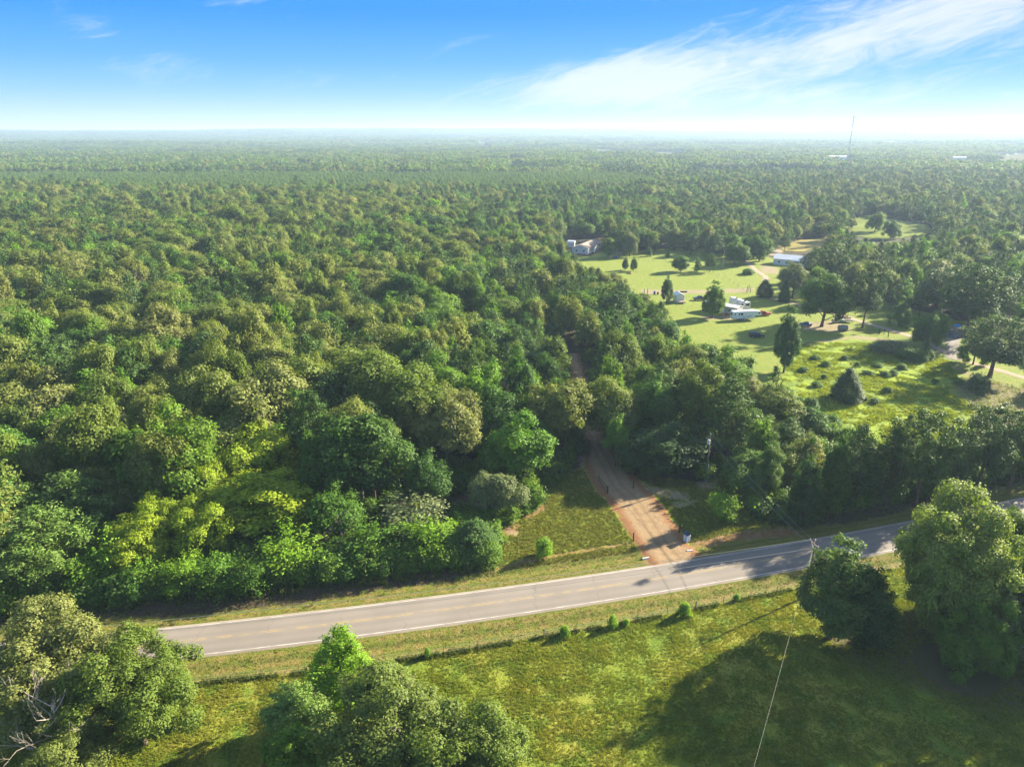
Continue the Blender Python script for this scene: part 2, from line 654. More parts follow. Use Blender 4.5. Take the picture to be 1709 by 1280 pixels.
def crown_cedar(Rr, Hh, leaf, cover=1.5, egg=0.5):
    n = 60
    Cs, Rs = [], []
    for i in range(n):
        f = (i + 0.5) / n
        z = Hh * (0.05 + 0.92 * f)
        rr = Rr * math.sin(PI * min(1.0, (0.18 + 0.82 * f)) ** 1.0) ** egg if False else Rr * (min(1, f * 4 + .45)) * (1 - f) ** egg
        a = i * 2.39996 + rng.normal() * 0.3
        Cs.append((math.cos(a) * rr * 0.8, math.sin(a) * rr * 0.8, z))
        Rs.append(Rr * (0.16 + 0.26 * (1 - f)) * rng.uniform(0.75, 1.25))
    return lobe_leaves(np.array(Cs), np.array(Rs), np.array([0, 0, Hh * 0.2]), leaf, cover, 0.7, flat=1.25, aspect=0.42)


def crown_spray(Rr, Hh, leaf, nb=34, lean=0.7, droop=0.0):
    """young hardwood: many ascending shoots with leaves ranked along them"""
    Cs, Ns, Sz, Al = [], [], [], []
    for i in range(nb):
        f = rng.uniform(0.08, 0.8)
        z0 = Hh * f * 0.85
        a = i * 2.39996
        L = Rr * rng.uniform(0.75, 1.2) * (1.15 - 0.55 * f) * 1.25
        rise = L * (0.35 + 0.9 * f) * lean
        m = int(max(14, L / leaf * 9))
        t = rng.random(m) ** 0.7
        p = np.stack([np.cos(a) * L * t * 0.86, np.sin(a) * L * t * 0.86, z0 + rise * t ** 1.4 - droop * L * t ** 2], 1)
        p += rng.normal(size=(m, 3)) * (leaf * 0.75 + 0.10 * L * (1 - t[:, None] * 0.6))
        d = np.array([math.cos(a), math.sin(a), 0.4])
        Cs.append(p)
        Ns.append(np.array([0, 0, 0.8]) + d * 0.35 + rdir(m) * 0.7)
        Al.append(np.tile(d, (m, 1)) + rdir(m) * 0.7)
        Sz.append(leaf * rng.uniform(0.7, 1.4, m))
    # leader
    m = int(Hh / leaf * 8)
    t = rng.random(m)
    Cs.append(np.stack([rng.normal(size=m) * Rr * .28 * (1.05 - t), rng.normal(size=m) * Rr * .28 * (1.05 - t), Hh * (0.15 + 0.83 * t)], 1))
    Ns.append(np.array([0, 0, 0.4]) + rdir(m))
    Al.append(rdir(m))
    Sz.append(leaf * rng.uniform(0.8, 1.7, m))
    return leaf_quads(np.concatenate(Cs), np.concatenate(Ns), np.concatenate(Sz), 0.5, along=np.concatenate(Al))


def trunk_mb(Hh, r0, Rr, base=0.3, limbs=7, k=7, lean=0.03, top=0.82, fork=False):
    mb = MB()
    ph = rng.uniform(0, 6.3)
    lx, ly = math.cos(ph) * lean * Hh, math.sin(ph) * lean * Hh

    def tp(f):
        return Vector((lx * f * f + 0.05 * math.sin(f * 7 + ph), ly * f * f, Hh * top * f))
    fs = [0, 0.03, 0.12, 0.3, 0.5, 0.7, 0.88, 1.0]
    mb.tube([tp(f) + (Vector((0, 0, -0.35)) if f == 0 else Vector()) for f in fs], [r0 * 1.7, r0 * 1.25, r0, r0 * .86, r0 * .68, r0 * .46, r0 * .26, r0 * .10], k)
    for i in range(limbs):
        f = base / top * 0.75 + (0.95 - base / top * 0.75) * (i + 0.3) / limbs
        f = min(0.95, f)
        p = tp(f)
        a = i * 2.4 + ph
        L = Rr * rng.uniform(0.62, 0.85) * (1.05 - 0.5 * max(0, f - .4))
        d = Vector((math.cos(a), math.sin(a), 0))
        r = r0 * (0.42 - 0.22 * f)
        mb.tube([p, p + d * L * .35 + Vector((0, 0, L * .25)), p + d * L * .7 + Vector((0, 0, L * .42)), p + d * L + Vector((0, 0, L * .55))],
                [r, r * .75, r * .45, r * .15], 5)
        for q in (-1, 1):
            pp = p + d * L * .45 + Vector((0, 0, L * .31))
            e = Vector((math.cos(a + q * .7), math.sin(a + q * .7), 0.5))
            mb.tube([pp, pp + e * L * .25, pp + e * L * .5 + Vector((0, 0, .1))], [r * .45, r * .3, r * .1], 4)
    return mb


# prototypes: name -> list of (crown mesh, trunk mesh, crown radius, height)
PROTO = {}


def add_proto(kind, data, trunk, Rr, Hh, m, bark):
    v, f, l = data
    cm = np_mesh(kind + '_crown', v, f, [m], l)
    tm = trunk.mesh(kind + '_trunk', [bark], True)
    PROTO.setdefault(kind, []).append((cm, tm, Rr, Hh))


def build_protos():
    for i in range(5):
        Hh, Rr = 14.5, 5.6
        add_proto('oak', crown_broad(Rr, Hh, 0.44, n=[44, 52, 40, 58, 48][i], rl=[.27, .24, .30, .22, .26][i], base=[.22, .3, .2, .28, .25][i], cover=1.25,
                                     rnd=[.2, .3, .26, .34, .24][i]), trunk_mb(Hh, 0.24, Rr), Rr, Hh, OAK, BARK)
    for i in range(5):
        Hh, Rr = 13.0, 4.2
        add_proto('hardwood', crown_broad(Rr, Hh, 0.40, n=[40, 46, 36, 44, 40][i], rl=[.30, .27, .33, .28, .31][i], base=[.14, .2, .1, .2, .15][i], cover=1.25,
                                          rnd=.3, tall=[1.0, .45, .6, .35, .8][i]), trunk_mb(Hh, 0.2, Rr), Rr, Hh, GRN, BARK)
    for i in range(4):
        Hh, Rr = 16.0, 4.0
        add_proto('pine', crown_pine(Rr, Hh, 0.46, base=[.22, .35, .28, .18][i], whorls=[12, 10, 11, 13][i], per=[6, 6, 5, 6][i], prof=0),
                  trunk_mb(Hh, 0.22, Rr, limbs=8, top=.95, lean=.01), Rr, Hh, PIN, BARKP)
    for i in range(3):
        Hh, Rr = 16.0, 4.6
        add_proto('tall_pine', crown_pine(Rr, Hh, 0.42, base=[.42, .5, .36][i], whorls=8, per=6, prof=1, flatc=.5, cover=1.3),
                  trunk_mb(Hh, 0.30, Rr, limbs=9, base=.4, top=.93, lean=.02), Rr, Hh, PIN, BARKP)
    for i in range(3):
        Hh, Rr = 9.0, 2.6
        add_proto('cedar', crown_cedar(Rr, Hh, 0.30, egg=[.6, .8, .5][i]), trunk_mb(Hh, 0.14, Rr, limbs=4, base=.1, top=.9), Rr, Hh, CED, BARK)
    for i in range(4):
        Hh, Rr = 7.5, 2.7
        add_proto('sapling', crown_spray(Rr, Hh, 0.34, nb=[36, 44, 30, 40][i], lean=[.9, .7, 1.1, .8][i], droop=[0, .15, 0, .3][i]),
                  trunk_mb(Hh, 0.09, Rr, limbs=6, base=.12), Rr, Hh, BRT, BARK)
    for i in range(3):
        Hh, Rr = 10.0, 3.6
        add_proto('yellow_tree', crown_broad(Rr, Hh, 0.30, n=[34, 40, 30][i], rl=[.30, .27, .34][i], base=.2, cover=1.15, rnd=.36, up=.5),
                  trunk_mb(Hh, 0.15, Rr), Rr, Hh, YEL, BARK)
    # close trees of the foreground: smaller leaves, more lobes
    for i in range(3):
        Hh, Rr = 16.0, 7.2
        add_proto('great_oak', crown_broad(Rr, Hh, 0.31, n=[96, 110, 100][i], rl=[.185, .17, .18][i], base=[.05, .08, .03][i], cover=1.2, rnd=[.26, .32, .36][i], low=-.9),
                  trunk_mb(Hh, 0.42, Rr, limbs=11), Rr, Hh, OAK, BARK)
    for i in range(2):
        Hh, Rr = 12.0, 4.4
        add_proto('fresh_tree', crown_broad(Rr, Hh, 0.28, n=[52, 60][i], rl=.235, base=.02, cover=1.25, rnd=.3, tall=.75, up=.5, low=-.9),
                  trunk_mb(Hh, 0.18, Rr, limbs=8), Rr, Hh, BRT, BARK)
    for i in range(3):
        Hh, Rr = 15.0, 5.2
        add_proto('conic_tree', crown_broad(Rr, Hh, 0.33, n=[88, 60, 70][i], rl=[.205, .25, .23][i], base=0, cover=1.3, rnd=[.22, .36, .42][i], tall=[.78, .5, .95][i], up=.4, low=-.92),
                  trunk_mb(Hh, 0.28, Rr, limbs=9), Rr, Hh, GRN, BARK)
    for i in range(3):
        Hh, Rr = 12.0, 5.6
        add_proto('shade_tree', crown_broad(Rr, Hh, 0.40, n=[60, 52, 66][i], rl=[.23, .25, .21][i], base=.1, cover=1.3, rnd=[.25, .38, .3][i], up=.4, low=-.8),
                  trunk_mb(Hh, 0.32, Rr, limbs=9, base=.12), Rr, Hh, GRN, BARK)
    Hh, Rr = 1.5, 0.95                                # bush
    for i in range(2):
        v = crown_broad(Rr, Hh, 0.17, n=22, rl=.34, base=-.1, cover=1.1, rnd=.3, up=.5)
        t_ = MB()
        for a in range(4):
            t_.tube([(0, 0, -.1), (math.cos(a * 1.6) * .3, math.sin(a * 1.6) * .3, .9)], [.03, .01], 4)
        add_proto('bush', v, t_, Rr, Hh, GRN, BARK)


build_protos()
_tint = {}


def tinted(me, m):
    """the same crown shape with another kind of leaf"""
    k = (me.name, m.name)
    if k not in _tint:
        c = me.copy()
        c.materials[0] = m
        _tint[k] = c
    return _tint[k]


NAMES = {'oak': 'oak_tree', 'hardwood': 'hardwood_tree', 'pine': 'pine_tree', 'tall_pine': 'pine_tree', 'cedar': 'cedar_tree',
         'sapling': 'young_tree', 'yellow_tree': 'yellow_green_tree', 'great_oak': 'oak_tree', 'fresh_tree': 'leafy_tree',
         'conic_tree': 'leafy_tree', 'shade_tree': 'shade_tree', 'bush': 'bush'}
PLACED_H = []
PLACED_Y = []
PLACED = []                                           # x, y, radius of trees already standing


def tree(kind, x, y, h, r, label, group=None, var=None, leaf=None, name=None, cat=None):
    ps = PROTO[kind]
    cm, tm, R0, H0 = ps[(var if var is not None else random.randrange(len(ps))) % len(ps)]
    if leaf is not None:
        cm = tinted(cm, leaf)
    z = float(terrain(x, y))
    nm = name or NAMES[kind]
    e = empty(nm, (x, y, z), random.uniform(0, 6.28), label, cat or ('bush' if kind == 'bush' else 'tree'), group)
    q = random.uniform(.88, 1.13)
    e.scale = (r / R0 * q, r / R0 / q, h / H0)
    if kind != 'bush':
        e.rotation_euler = (random.gauss(0, .035), random.gauss(0, .035), e.rotation_euler[2])
    link(bpy.data.objects.new('trunk' if kind != 'bush' else 'stems', tm), e)
    link(bpy.data.objects.new('crown' if kind != 'bush' else 'foliage', cm), e)
    PLACED.append((x, y, r))
    PLACED_H.append(h)
    PLACED_Y.append(kind == 'yellow_tree')
    return e


def tree_px(kind, bx, by, ty, wpx, label, **kw):
    """a tree whose foot, top and width were read from the photograph"""
    x, y = at(bx, by)
    lo, hi = 0.5, 40.0
    for _ in range(30):
        m = (lo + hi) / 2
        if proj(x, y, m)[1] > ty:
            lo = m
        else:
            hi = m
    zc = proj(x, y, lo * .6)[2]
    return tree(kind, x, y, lo, wpx / 2 * zc / F, label, **kw)


def tree_top(kind, tx, ty, h, wpx, label, **kw):
    """a tree whose foot is hidden: read its top, assume its height"""
    x, y = at(tx, ty, h)
    zc = proj(x, y, h * .6)[2]
    return tree(kind, x, y, h, wpx / 2 * zc / F, label, **kw)

# ------------------------------------------------------------------ ground
BIG = 15000.0


def axis(lo, hi, step, far):
    a = list(np.arange(lo, hi, step))
    for sgn, st in ((1, hi), (-1, lo)):
        v, d = st, step
        ext = []
        while abs(v) < far:
            ext.append(v)
            d *= 1.16
            v += sgn * min(d, 450)
        ext.append(sgn * far)
        a = a + ext if sgn > 0 else list(reversed(ext[1:])) + a
    return np.unique(np.round(np.array(a), 4))


gx = np.unique(np.round(np.concatenate([axis(-112, 150, 0.75, BIG), np.arange(150, 270, 1.6)]), 3))
gy = np.unique(np.round(np.concatenate([axis(44, 215, 0.72, BIG), np.arange(215, 440, 1.8)]), 3))
GX, GY = np.meshgrid(gx, gy)
fx, fy = GX.ravel(), GY.ravel()
fz = terrain(fx, fy)

north_edge = [(0, 1045), (150, 1030), (300, 1027), (500, 1007), (620, 985), (760, 968), (822, 945), (828, 900), (850, 868), (900, 838), (925, 798),
              (985, 775), (1010, 768), (1045, 792), (1100, 812), (1165, 812), (1195, 795), (1240, 800), (1262, 845), (1300, 880), (1420, 872), (1500, 852), (1600, 828), (1709, 806)]
ne = gp(north_edge)
open_near = [(-900, -900), (-900, ne[0][1] - 150), (-180, ne[0][1] - 22)] + ne + [(230, ne[-1][1] + 32), (900, 420), (900, -900)]
yard_px = [(985, 428), (1000, 421), (1050, 419), (1120, 414), (1180, 416), (1230, 428), (1262, 420), (1290, 432), (1352, 436), (1420, 470), (1480, 505), (1540, 520), (1600, 535),
           (1660, 540), (1760, 548), (1760, 720), (1640, 700), (1560, 745), (1450, 745), (1400, 722), (1385, 690), (1330, 680), (1280, 655), (1210, 620), (1140, 585),
           (1110, 550), (1060, 525), (1015, 495), (965, 450), (960, 428)]
yard = gp(yard_px)
meadow = gp([(1300, 650), (1318, 600), (1345, 572), (1400, 570), (1440, 562), (1490, 568), (1530, 580), (1560, 592), (1590, 605), (1600, 640), (1580, 655), (1610, 668), (1625, 690),
             (1640, 720), (1560, 750), (1450, 750), (1380, 690)])
dry_field = gp([(1590, 640), (1640, 632), (1760, 660), (1760, 720), (1640, 712), (1620, 680)])
red_near = [gp([(826, 948), (880, 932), (925, 925), (985, 914), (1055, 904), (1056, 909), (990, 919), (925, 931), (880, 939), (828, 953)]),
            gp([(1060, 905), (1085, 950), (1100, 946), (1070, 900), (1050, 872), (1018, 824), (1012, 826), (1042, 876)]),
            gp([(1100, 850), (1135, 885), (1150, 915), (1182, 934), (1150, 940), (1130, 905), (1100, 868)]),
            gp([(860, 850), (905, 836), (912, 850), (880, 868)]), gp([(833, 878), (870, 872), (862, 890), (842, 896)]),
            gp([(1155, 905), (1240, 885), (1330, 880), (1330, 893), (1240, 897), (1160, 912)])]
sand_near = [gp([(1000, 760), (1040, 790), (1090, 812), (1150, 822), (1150, 838), (1105, 830), (1060, 815), (1010, 790), (970, 780), (960, 760)]),
             gp([(1120, 838), (1165, 834), (1160, 842), (1128, 850)]), gp([(845, 880), (872, 886), (866, 896), (846, 892)]),
             gp([(1160, 805), (1200, 800), (1195, 815), (1165, 818)])]
sand_yard = [gp([(1070, 482), (1100, 484), (1180, 484), (1265, 480), (1250, 488), (1180, 490), (1070, 492)]),
             gp([(1170, 527), (1235, 522), (1222, 534), (1176, 534)]),
             gp([(1022, 412), (1045, 410), (1040, 426), (1020, 424)]),
             gp([(1335, 538), (1395, 535), (1425, 549), (1400, 555), (1340, 552)]),
             gp([(1580, 545), (1620, 548), (1618, 566), (1575, 560)]),
             gp([(1270, 440), (1300, 448), (1300, 458), (1268, 456)]),
             
             gp([(1340, 572), (1430, 560), (1500, 568), (1560, 593), (1640, 633), (1640, 638), (1560, 600), (1490, 573), (1420, 565), (1345, 577)])]
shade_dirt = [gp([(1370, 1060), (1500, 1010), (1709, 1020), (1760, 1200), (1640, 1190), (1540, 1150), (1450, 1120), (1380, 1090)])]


def mask_of(polys, w=4.0):
    out = np.full(fx.shape, -1.0)
    for p in polys:
        xs, ys = [q[0] for q in p], [q[1] for q in p]
        sel = (fx > min(xs) - w) & (fx < max(xs) + w) & (fy > min(ys) - w) & (fy < max(ys) + w)
        if sel.any():
            out[sel] = np.maximum(out[sel], np.clip(signed(fx[sel], fy[sel], p) / w, -1, 1))
    return out


ii = np.arange(len(fx)).reshape(GX.shape)
quads = np.stack([ii[:-1, :-1], ii[:-1, 1:], ii[1:, 1:], ii[1:, :-1]], -1).reshape(-1, 4)
g_me = np_mesh('ground', np.stack([fx, fy, fz], 1), quads, [], smooth=True)
ro = road_off(fx, fy)
south = (fy < fence_y(fx)).astype(float)
verge = np.clip(np.minimum((fy - fence_y(fx)) / 4, (30 - np.abs(ro)) / 4), -1, 1)
verge = np.where(ro > 0, np.clip((9.0 - ro) / 4, -1, 1), verge)
masks = {'m_open': np.maximum(np.clip(signed(fx, fy, open_near) / 4, -1, 1), np.clip(signed(fx, fy, yard) / 4, -1, 1)),
         'm_verge': verge, 'm_meadow': mask_of([meadow]), 'm_dry': mask_of([dry_field]),
         'm_red': mask_of(red_near, 2.0), 'm_sand': np.maximum(mask_of(sand_near, 3.0), mask_of(sand_yard, 4.0)),
         'road_d': ro.clip(-60, 60), 'm_yard': mask_of([yard]), 'm_shade': mask_of(shade_dirt, 4.0)}
for k, v in masks.items():
    g_me.attributes.new(k, 'FLOAT', 'POINT').data.foreach_set('value', v.astype(np.float32))

GRASS = dict(a=(0.165, 0.220, 0.020), b=(0.245, 0.245, 0.034), c=(0.115, 0.175, 0.016), tan=(0.270, 0.215, 0.078))


def grass_color(t, pos):
    """pasture colour as a function of place: greener and yellower patches, dry stalks"""
    n1 = t.noise(pos, 0.045, 4)
    n2 = t.noise(pos, 0.33, 4)
    n3 = t.noise(pos, 2.3, 5, 0.65)
    c = t.mix(t.smooth(n1, 0.40, 0.60), GRASS['a'], GRASS['b'])
    c = t.mix(t.smooth(n2, 0.44, 0.62), c, GRASS['c'])
    c = t.mix(t.m('MULTIPLY', t.smooth(n3, 0.52, 0.70), 0.55), c, GRASS['tan'])
    return c


def attr(t, nm):
    return t.n('ShaderNodeAttribute', attribute_name=nm).outputs['Fac']


def make_ground_mat():
    m = bpy.data.materials.new('ground')
    m.use_nodes = True
    t = NT(m.node_tree)
    out = t.n('ShaderNodeOutputMaterial')
    pos = t.n('ShaderNodeNewGeometry').outputs['Position']
    ne_ = t.noise(pos, 0.8, 6, 0.65)          # frays the borders
    nf = t.noise(pos, 3.0, 5, 0.65)
    nb = t.noise(pos, 0.10, 4)
    wob = t.m('ADD', t.m('MULTIPLY', t.m('SUBTRACT', ne_, 0.5), 0.9), t.m('MULTIPLY', t.m('SUBTRACT', nf, 0.5), 0.5))

    def edge(nm, k=1.0, soft=0.12, bias=0.0):
        return t.smooth(t.m('ADD', t.m('ADD', attr(t, nm), bias), t.m('MULTIPLY', wob, k)), -soft, soft)
    litter = t.mix(t.smooth(nf, 0.35, 0.65), (0.040, 0.030, 0.020), (0.085, 0.062, 0.042))
    litter = t.mix(t.smooth(ne_, 0.5, 0.66), litter, (0.035, 0.055, 0.016))
    # beyond the near ground the forest floor is overgrown
    dist = t.n('ShaderNodeVectorMath', {0: pos}, operation='LENGTH').outputs['Value']
    litter = t.mix(t.smooth(dist, 300, 900), litter, (0.035, 0.055, 0.018))
    grass = grass_color(t, pos)
    lawn = t.mix(t.smooth(t.noise(pos, 0.5, 4), 0.4, 0.6), (0.150, 0.215, 0.026), (0.205, 0.220, 0.040))
    mown = t.mix(t.smooth(t.noise(pos, 0.6, 5, 0.6), 0.38, 0.62), (0.145, 0.152, 0.024), (0.215, 0.165, 0.050))
    mown = t.mix(t.m('MULTIPLY', t.smooth(nf, 0.45, 0.65), 0.35), mown, (0.085, 0.110, 0.022))
    bands = t.m('SINE', t.m('ADD', t.m('MULTIPLY', attr(t, 'road_d'), 3.4), t.m('MULTIPLY', t.noise(pos, .15, 2), 3.0)))
    mown = t.mix(t.smooth(bands, -.6, .9), mown, t.mix(1.0, mown, (.72, .86, .70), 'MULTIPLY'))
    mead = t.mix(t.smooth(t.noise(pos, 0.22, 5), 0.42, 0.6), (0.220, 0.290, 0.016), (0.130, 0.190, 0.020))
    dry = t.mix(t.smooth(t.noise(pos, 0.5, 5), 0.4, 0.6), (0.180, 0.150, 0.075), (0.120, 0.125, 0.040))
    red = t.mix(t.smooth(ne_, 0.4, 0.6), (0.235, 0.105, 0.050), (0.265, 0.160, 0.095))
    sand = t.mix(t.smooth(nf, 0.4, 0.6), (0.235, 0.170, 0.115), (0.320, 0.250, 0.185))
    c = t.mix(edge('m_open', 1.0, .15), litter, grass)
    c = t.mix(t.m('MULTIPLY', edge('m_yard', .6, .15), 1.0), c, lawn)
    c = t.mix(t.m('MULTIPLY', edge('m_open', 1, .15), edge('m_verge', 0.5, .25)), c, mown)
    c = t.mix(edge('m_meadow', 1.2, .15), c, mead)
    c = t.mix(edge('m_dry', 1.6, .5), c, dry)
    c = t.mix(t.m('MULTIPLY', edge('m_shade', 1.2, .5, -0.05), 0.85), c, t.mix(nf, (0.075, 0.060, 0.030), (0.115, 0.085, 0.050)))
    c = t.mix(t.m('MULTIPLY', edge('m_red', 1.1, .3), 0.85), c, red)
    c = t.mix(t.m('MULTIPLY', edge('m_sand', 1.5, .35, -0.08), 0.80), c, sand)
    grain = t.noise(pos, 9.0, 4, 0.7)
    c = t.mix(t.m('MULTIPLY', t.smooth(grain, 0.35, 0.7), 0.35), c, t.mix(1.0, c, (0.45, 0.5, 0.45), 'MULTIPLY'))
    b = t.n('ShaderNodeBump', {'Strength': 0.9, 'Distance': 0.35, 'Height': t.m('ADD', t.noise(pos, 4.5, 6, 0.7), t.m('MULTIPLY', ne_, 0.8))})
    p = t.n('ShaderNodeBsdfPrincipled', {'Base Color': c, 'Roughness': 0.9, 'Specular IOR Level': 0.12, 'Normal': b})
    t.put(out.inputs[0], p)
    return m


GROUND = make_ground_mat()
g_me.materials.append(GROUND)
ground = link(bpy.data.objects.new('ground', g_me))
tag(ground, kind='structure')

# ------------------------------------------------------------------ road
rx = np.arange(-150, 260, 1.0)


def strip(offs, z, x0=-150.0, x1=260.0, step=1.0, gap=None, jit=0.0):
    """ribbon that follows the road, its edges at the given distances from the centre line"""
    xs = np.arange(x0, x1, step)
    cs = road_y(xs)
    sl = road_slope(xs)
    nx_, ny_ = -sl / np.sqrt(1 + sl * sl), 1 / np.sqrt(1 + sl * sl)
    cols = []
    for k, o in enumerate(offs):
        oo = o + (rng.normal(size=len(xs)) * jit if k in (0, len(offs) - 1) else 0)
        zz = z[k] if hasattr(z, '__len__') else z
        cols.append(np.stack([xs + nx_ * oo, cs + ny_ * oo, np.full(len(xs), zz)], 1))
    V = np.stack(cols, 1).reshape(-1, 3)
    k = len(offs)
    i = np.arange(len(xs) - 1)
    Q = np.concatenate([np.stack([i * k + q, (i + 1) * k + q, (i + 1) * k + q + 1, i * k + q + 1], 1) for q in range(k - 1)])
    return V, Q


def road_mat():
    m = bpy.data.materials.new('asphalt')
    m.use_nodes = True
    t = NT(m.node_tree)
    out = t.n('ShaderNodeOutputMaterial')
    pos = t.n('ShaderNodeNewGeometry').outputs['Position']
    ac = t.n('ShaderNodeAttribute', attribute_name='across').outputs['Fac']
    n1 = t.noise(pos, 0.12, 5)
    n2 = t.noise(pos, 14, 4, 0.7)
    c = t.mix(t.smooth(n1, 0.35, 0.65), (0.168, 0.146, 0.124), (0.194, 0.168, 0.144))
    # wheel tracks polished darker, two in each lane, and the lane nearer the verge paler
    a = t.m('ABSOLUTE', ac)
    for cpos, amt in ((0.9, .20), (2.55, .24)):
        d = t.m('DIVIDE', t.m('SUBTRACT', a, cpos), 0.42)
        g_ = t.m('EXPONENT', t.m('MULTIPLY', t.m('MULTIPLY', d, d), -1.0))
        c = t.mix(t.m('MULTIPLY', g_, amt), c, (0.088, 0.076, 0.068))
    # transverse cracks
    ax = t.n('ShaderNodeAttribute', attribute_name='along').outputs['Fac']
    wv = t.m('ADD', t.m('MULTIPLY', ax, 1.0), t.m('MULTIPLY', t.noise(pos, 0.6, 4), 2.4))
    fr = t.m('ABSOLUTE', t.m('SUBTRACT', t.m('FRACT', t.m('DIVIDE', wv, 9.3)), 0.5))
    c = t.mix(t.m('MULTIPLY', t.smooth(fr, 0.0065, 0.003), t.m('MULTIPLY', t.smooth(t.noise(pos, .25, 3), .42, .55), 0.5)), c, (0.07, 0.06, 0.055))
    c = t.mix(t.m('MULTIPLY', t.smooth(n2, 0.4, 0.7), 0.22), c, (0.20, 0.18, 0.165))
    c = t.mix(t.smooth(a, HALF + 0.10, HALF + 0.36), c, (0.24, 0.195, 0.150))
    b = t.n('ShaderNodeBump', {'Strength': 0.25, 'Distance': 0.02, 'Height': n2})
    p = t.n('ShaderNodeBsdfPrincipled', {'Base Color': c, 'Roughness': 0.82, 'Specular IOR Level': 0.25, 'Normal': b})
    t.put(out.inputs[0], p)
    return m


E = HALF + 0.42
offs = [-E - .25, -E] + list(np.linspace(-HALF, HALF, 13)) + [E, E + .25]
zs = [-0.14, 0.03] + [0.05 + 0.05 * (1 - abs(q) / HALF) for q in np.linspace(-HALF, HALF, 13)] + [0.03, -0.14]
V, Q = strip(offs, zs, jit=0.06)
r_me = np_mesh('road', V, Q, [road_mat()], smooth=True)
nrow = len(V) // len(offs)
r_me.attributes.new('across', 'FLOAT', 'POINT').data.foreach_set('value', np.tile(np.array(offs, np.float32), nrow))
r_me.attributes.new('along', 'FLOAT', 'POINT').data.foreach_set('value', V[:, 0].astype(np.float32))
road = link(bpy.data.objects.new('road', r_me))
tag(road, kind='structure')


def paint_mat(name, col, wear):
    m = bpy.data.materials.new(name)
    m.use_nodes = True
    t = NT(m.node_tree)
    out = t.n('ShaderNodeOutputMaterial')
    pos = t.n('ShaderNodeNewGeometry').outputs['Position']
    c = t.mix(t.m('MULTIPLY', t.smooth(t.noise(pos, .5, 3, .5), .42, .62), wear), col, (0.15, 0.13, 0.112))
    t.put(out.inputs[0], t.n('ShaderNodeBsdfPrincipled', {'Base Color': c, 'Roughness': 0.7}))
    return m


WHITE_P, YEL_P = paint_mat('white_road_paint', (0.46, 0.43, 0.39), 0.5), paint_mat('yellow_road_paint', (0.34, 0.235, 0.08), 0.8)
for nm, o0, o1, mm, lab in (('edge_line', HALF - .06, HALF + .05, WHITE_P, 'white line along the far edge of the road'),
                            ('edge_line', -HALF - .06, -HALF + .06, WHITE_P, 'white line along the near edge of the road'),
                            ('centre_line', 0.10, 0.19, YEL_P, 'yellow centre line, far stripe'), ('centre_line', -0.19, -0.10, YEL_P, 'yellow centre line, near stripe')):
    zz = [0.05 + 0.05 * max(0, 1 - abs(q) / HALF) + 0.006 for q in (o0, o1)]
    V, Q = strip([o0, o1], zz)
    o = link(bpy.data.objects.new(nm, np_mesh(nm, V, Q, [mm])), road)
    o['label'] = lab

# ------------------------------------------------------------------ dirt driveway and gravel lanes


def path_strip(name, pts, width, z, material, sub=7, jit=0.12, flare=None):
    P = [np.array(p) for p in pts]
    seg = [0]
    for i in range(1, len(P)):
        seg.append(seg[-1] + np.linalg.norm(P[i] - P[i - 1]))
    n = max(4, int(seg[-1] / 0.7))
    s = np.linspace(0, seg[-1], n)
    xs = np.interp(s, seg, [p[0] for p in P])
    ys = np.interp(s, seg, [p[1] for p in P])
    for _ in range(6):
        xs[1:-1] = (xs[:-2] + xs[2:] + 2 * xs[1:-1]) / 4
        ys[1:-1] = (ys[:-2] + ys[2:] + 2 * ys[1:-1]) / 4
    dx, dy = np.gradient(xs), np.gradient(ys)
    L = np.hypot(dx, dy)
    nx_, ny_ = -dy / L, dx / L
    wd = np.interp(s, seg, width) if hasattr(width, '__len__') else np.full(n, width)
    V, ac = [], []
    fr = np.linspace(-1, 1, sub)
    for q in fr:
        o = q * (wd / 2 + (rng.normal(size=n) * jit if abs(q) == 1 else 0))
        X, Y = xs + nx_ * o, ys + ny_ * o
        rut = -0.05 * (np.exp(-((np.abs(o) - 0.85) / .3) ** 2))
        Z = terrain(X, Y) + (z + rut if abs(q) < 1 else z * 0.2 - 0.02)
        V.append(np.stack([X, Y, Z], 1))
        ac.append(np.full(n, q) * wd / 2)
    V = np.stack(V, 1).reshape(-1, 3)
    i = np.arange(n - 1)
    Q = np.concatenate([np.stack([i * sub + q, i * sub + q + 1, (i + 1) * sub + q + 1, (i + 1) * sub + q], 1)[:, ::-1] for q in range(sub - 1)])
    me = np_mesh(name, V, Q, [material], smooth=True)
    me.attributes.new('across', 'FLOAT', 'POINT').data.foreach_set('value', np.stack(ac, 1).ravel().astype(np.float32))
    me.attributes.new('rim', 'FLOAT', 'POINT').data.foreach_set('value', np.tile(np.abs(fr), n).astype(np.float32))
    o = link(bpy.data.objects.new(name, me))
    return tag(o, kind='structure')


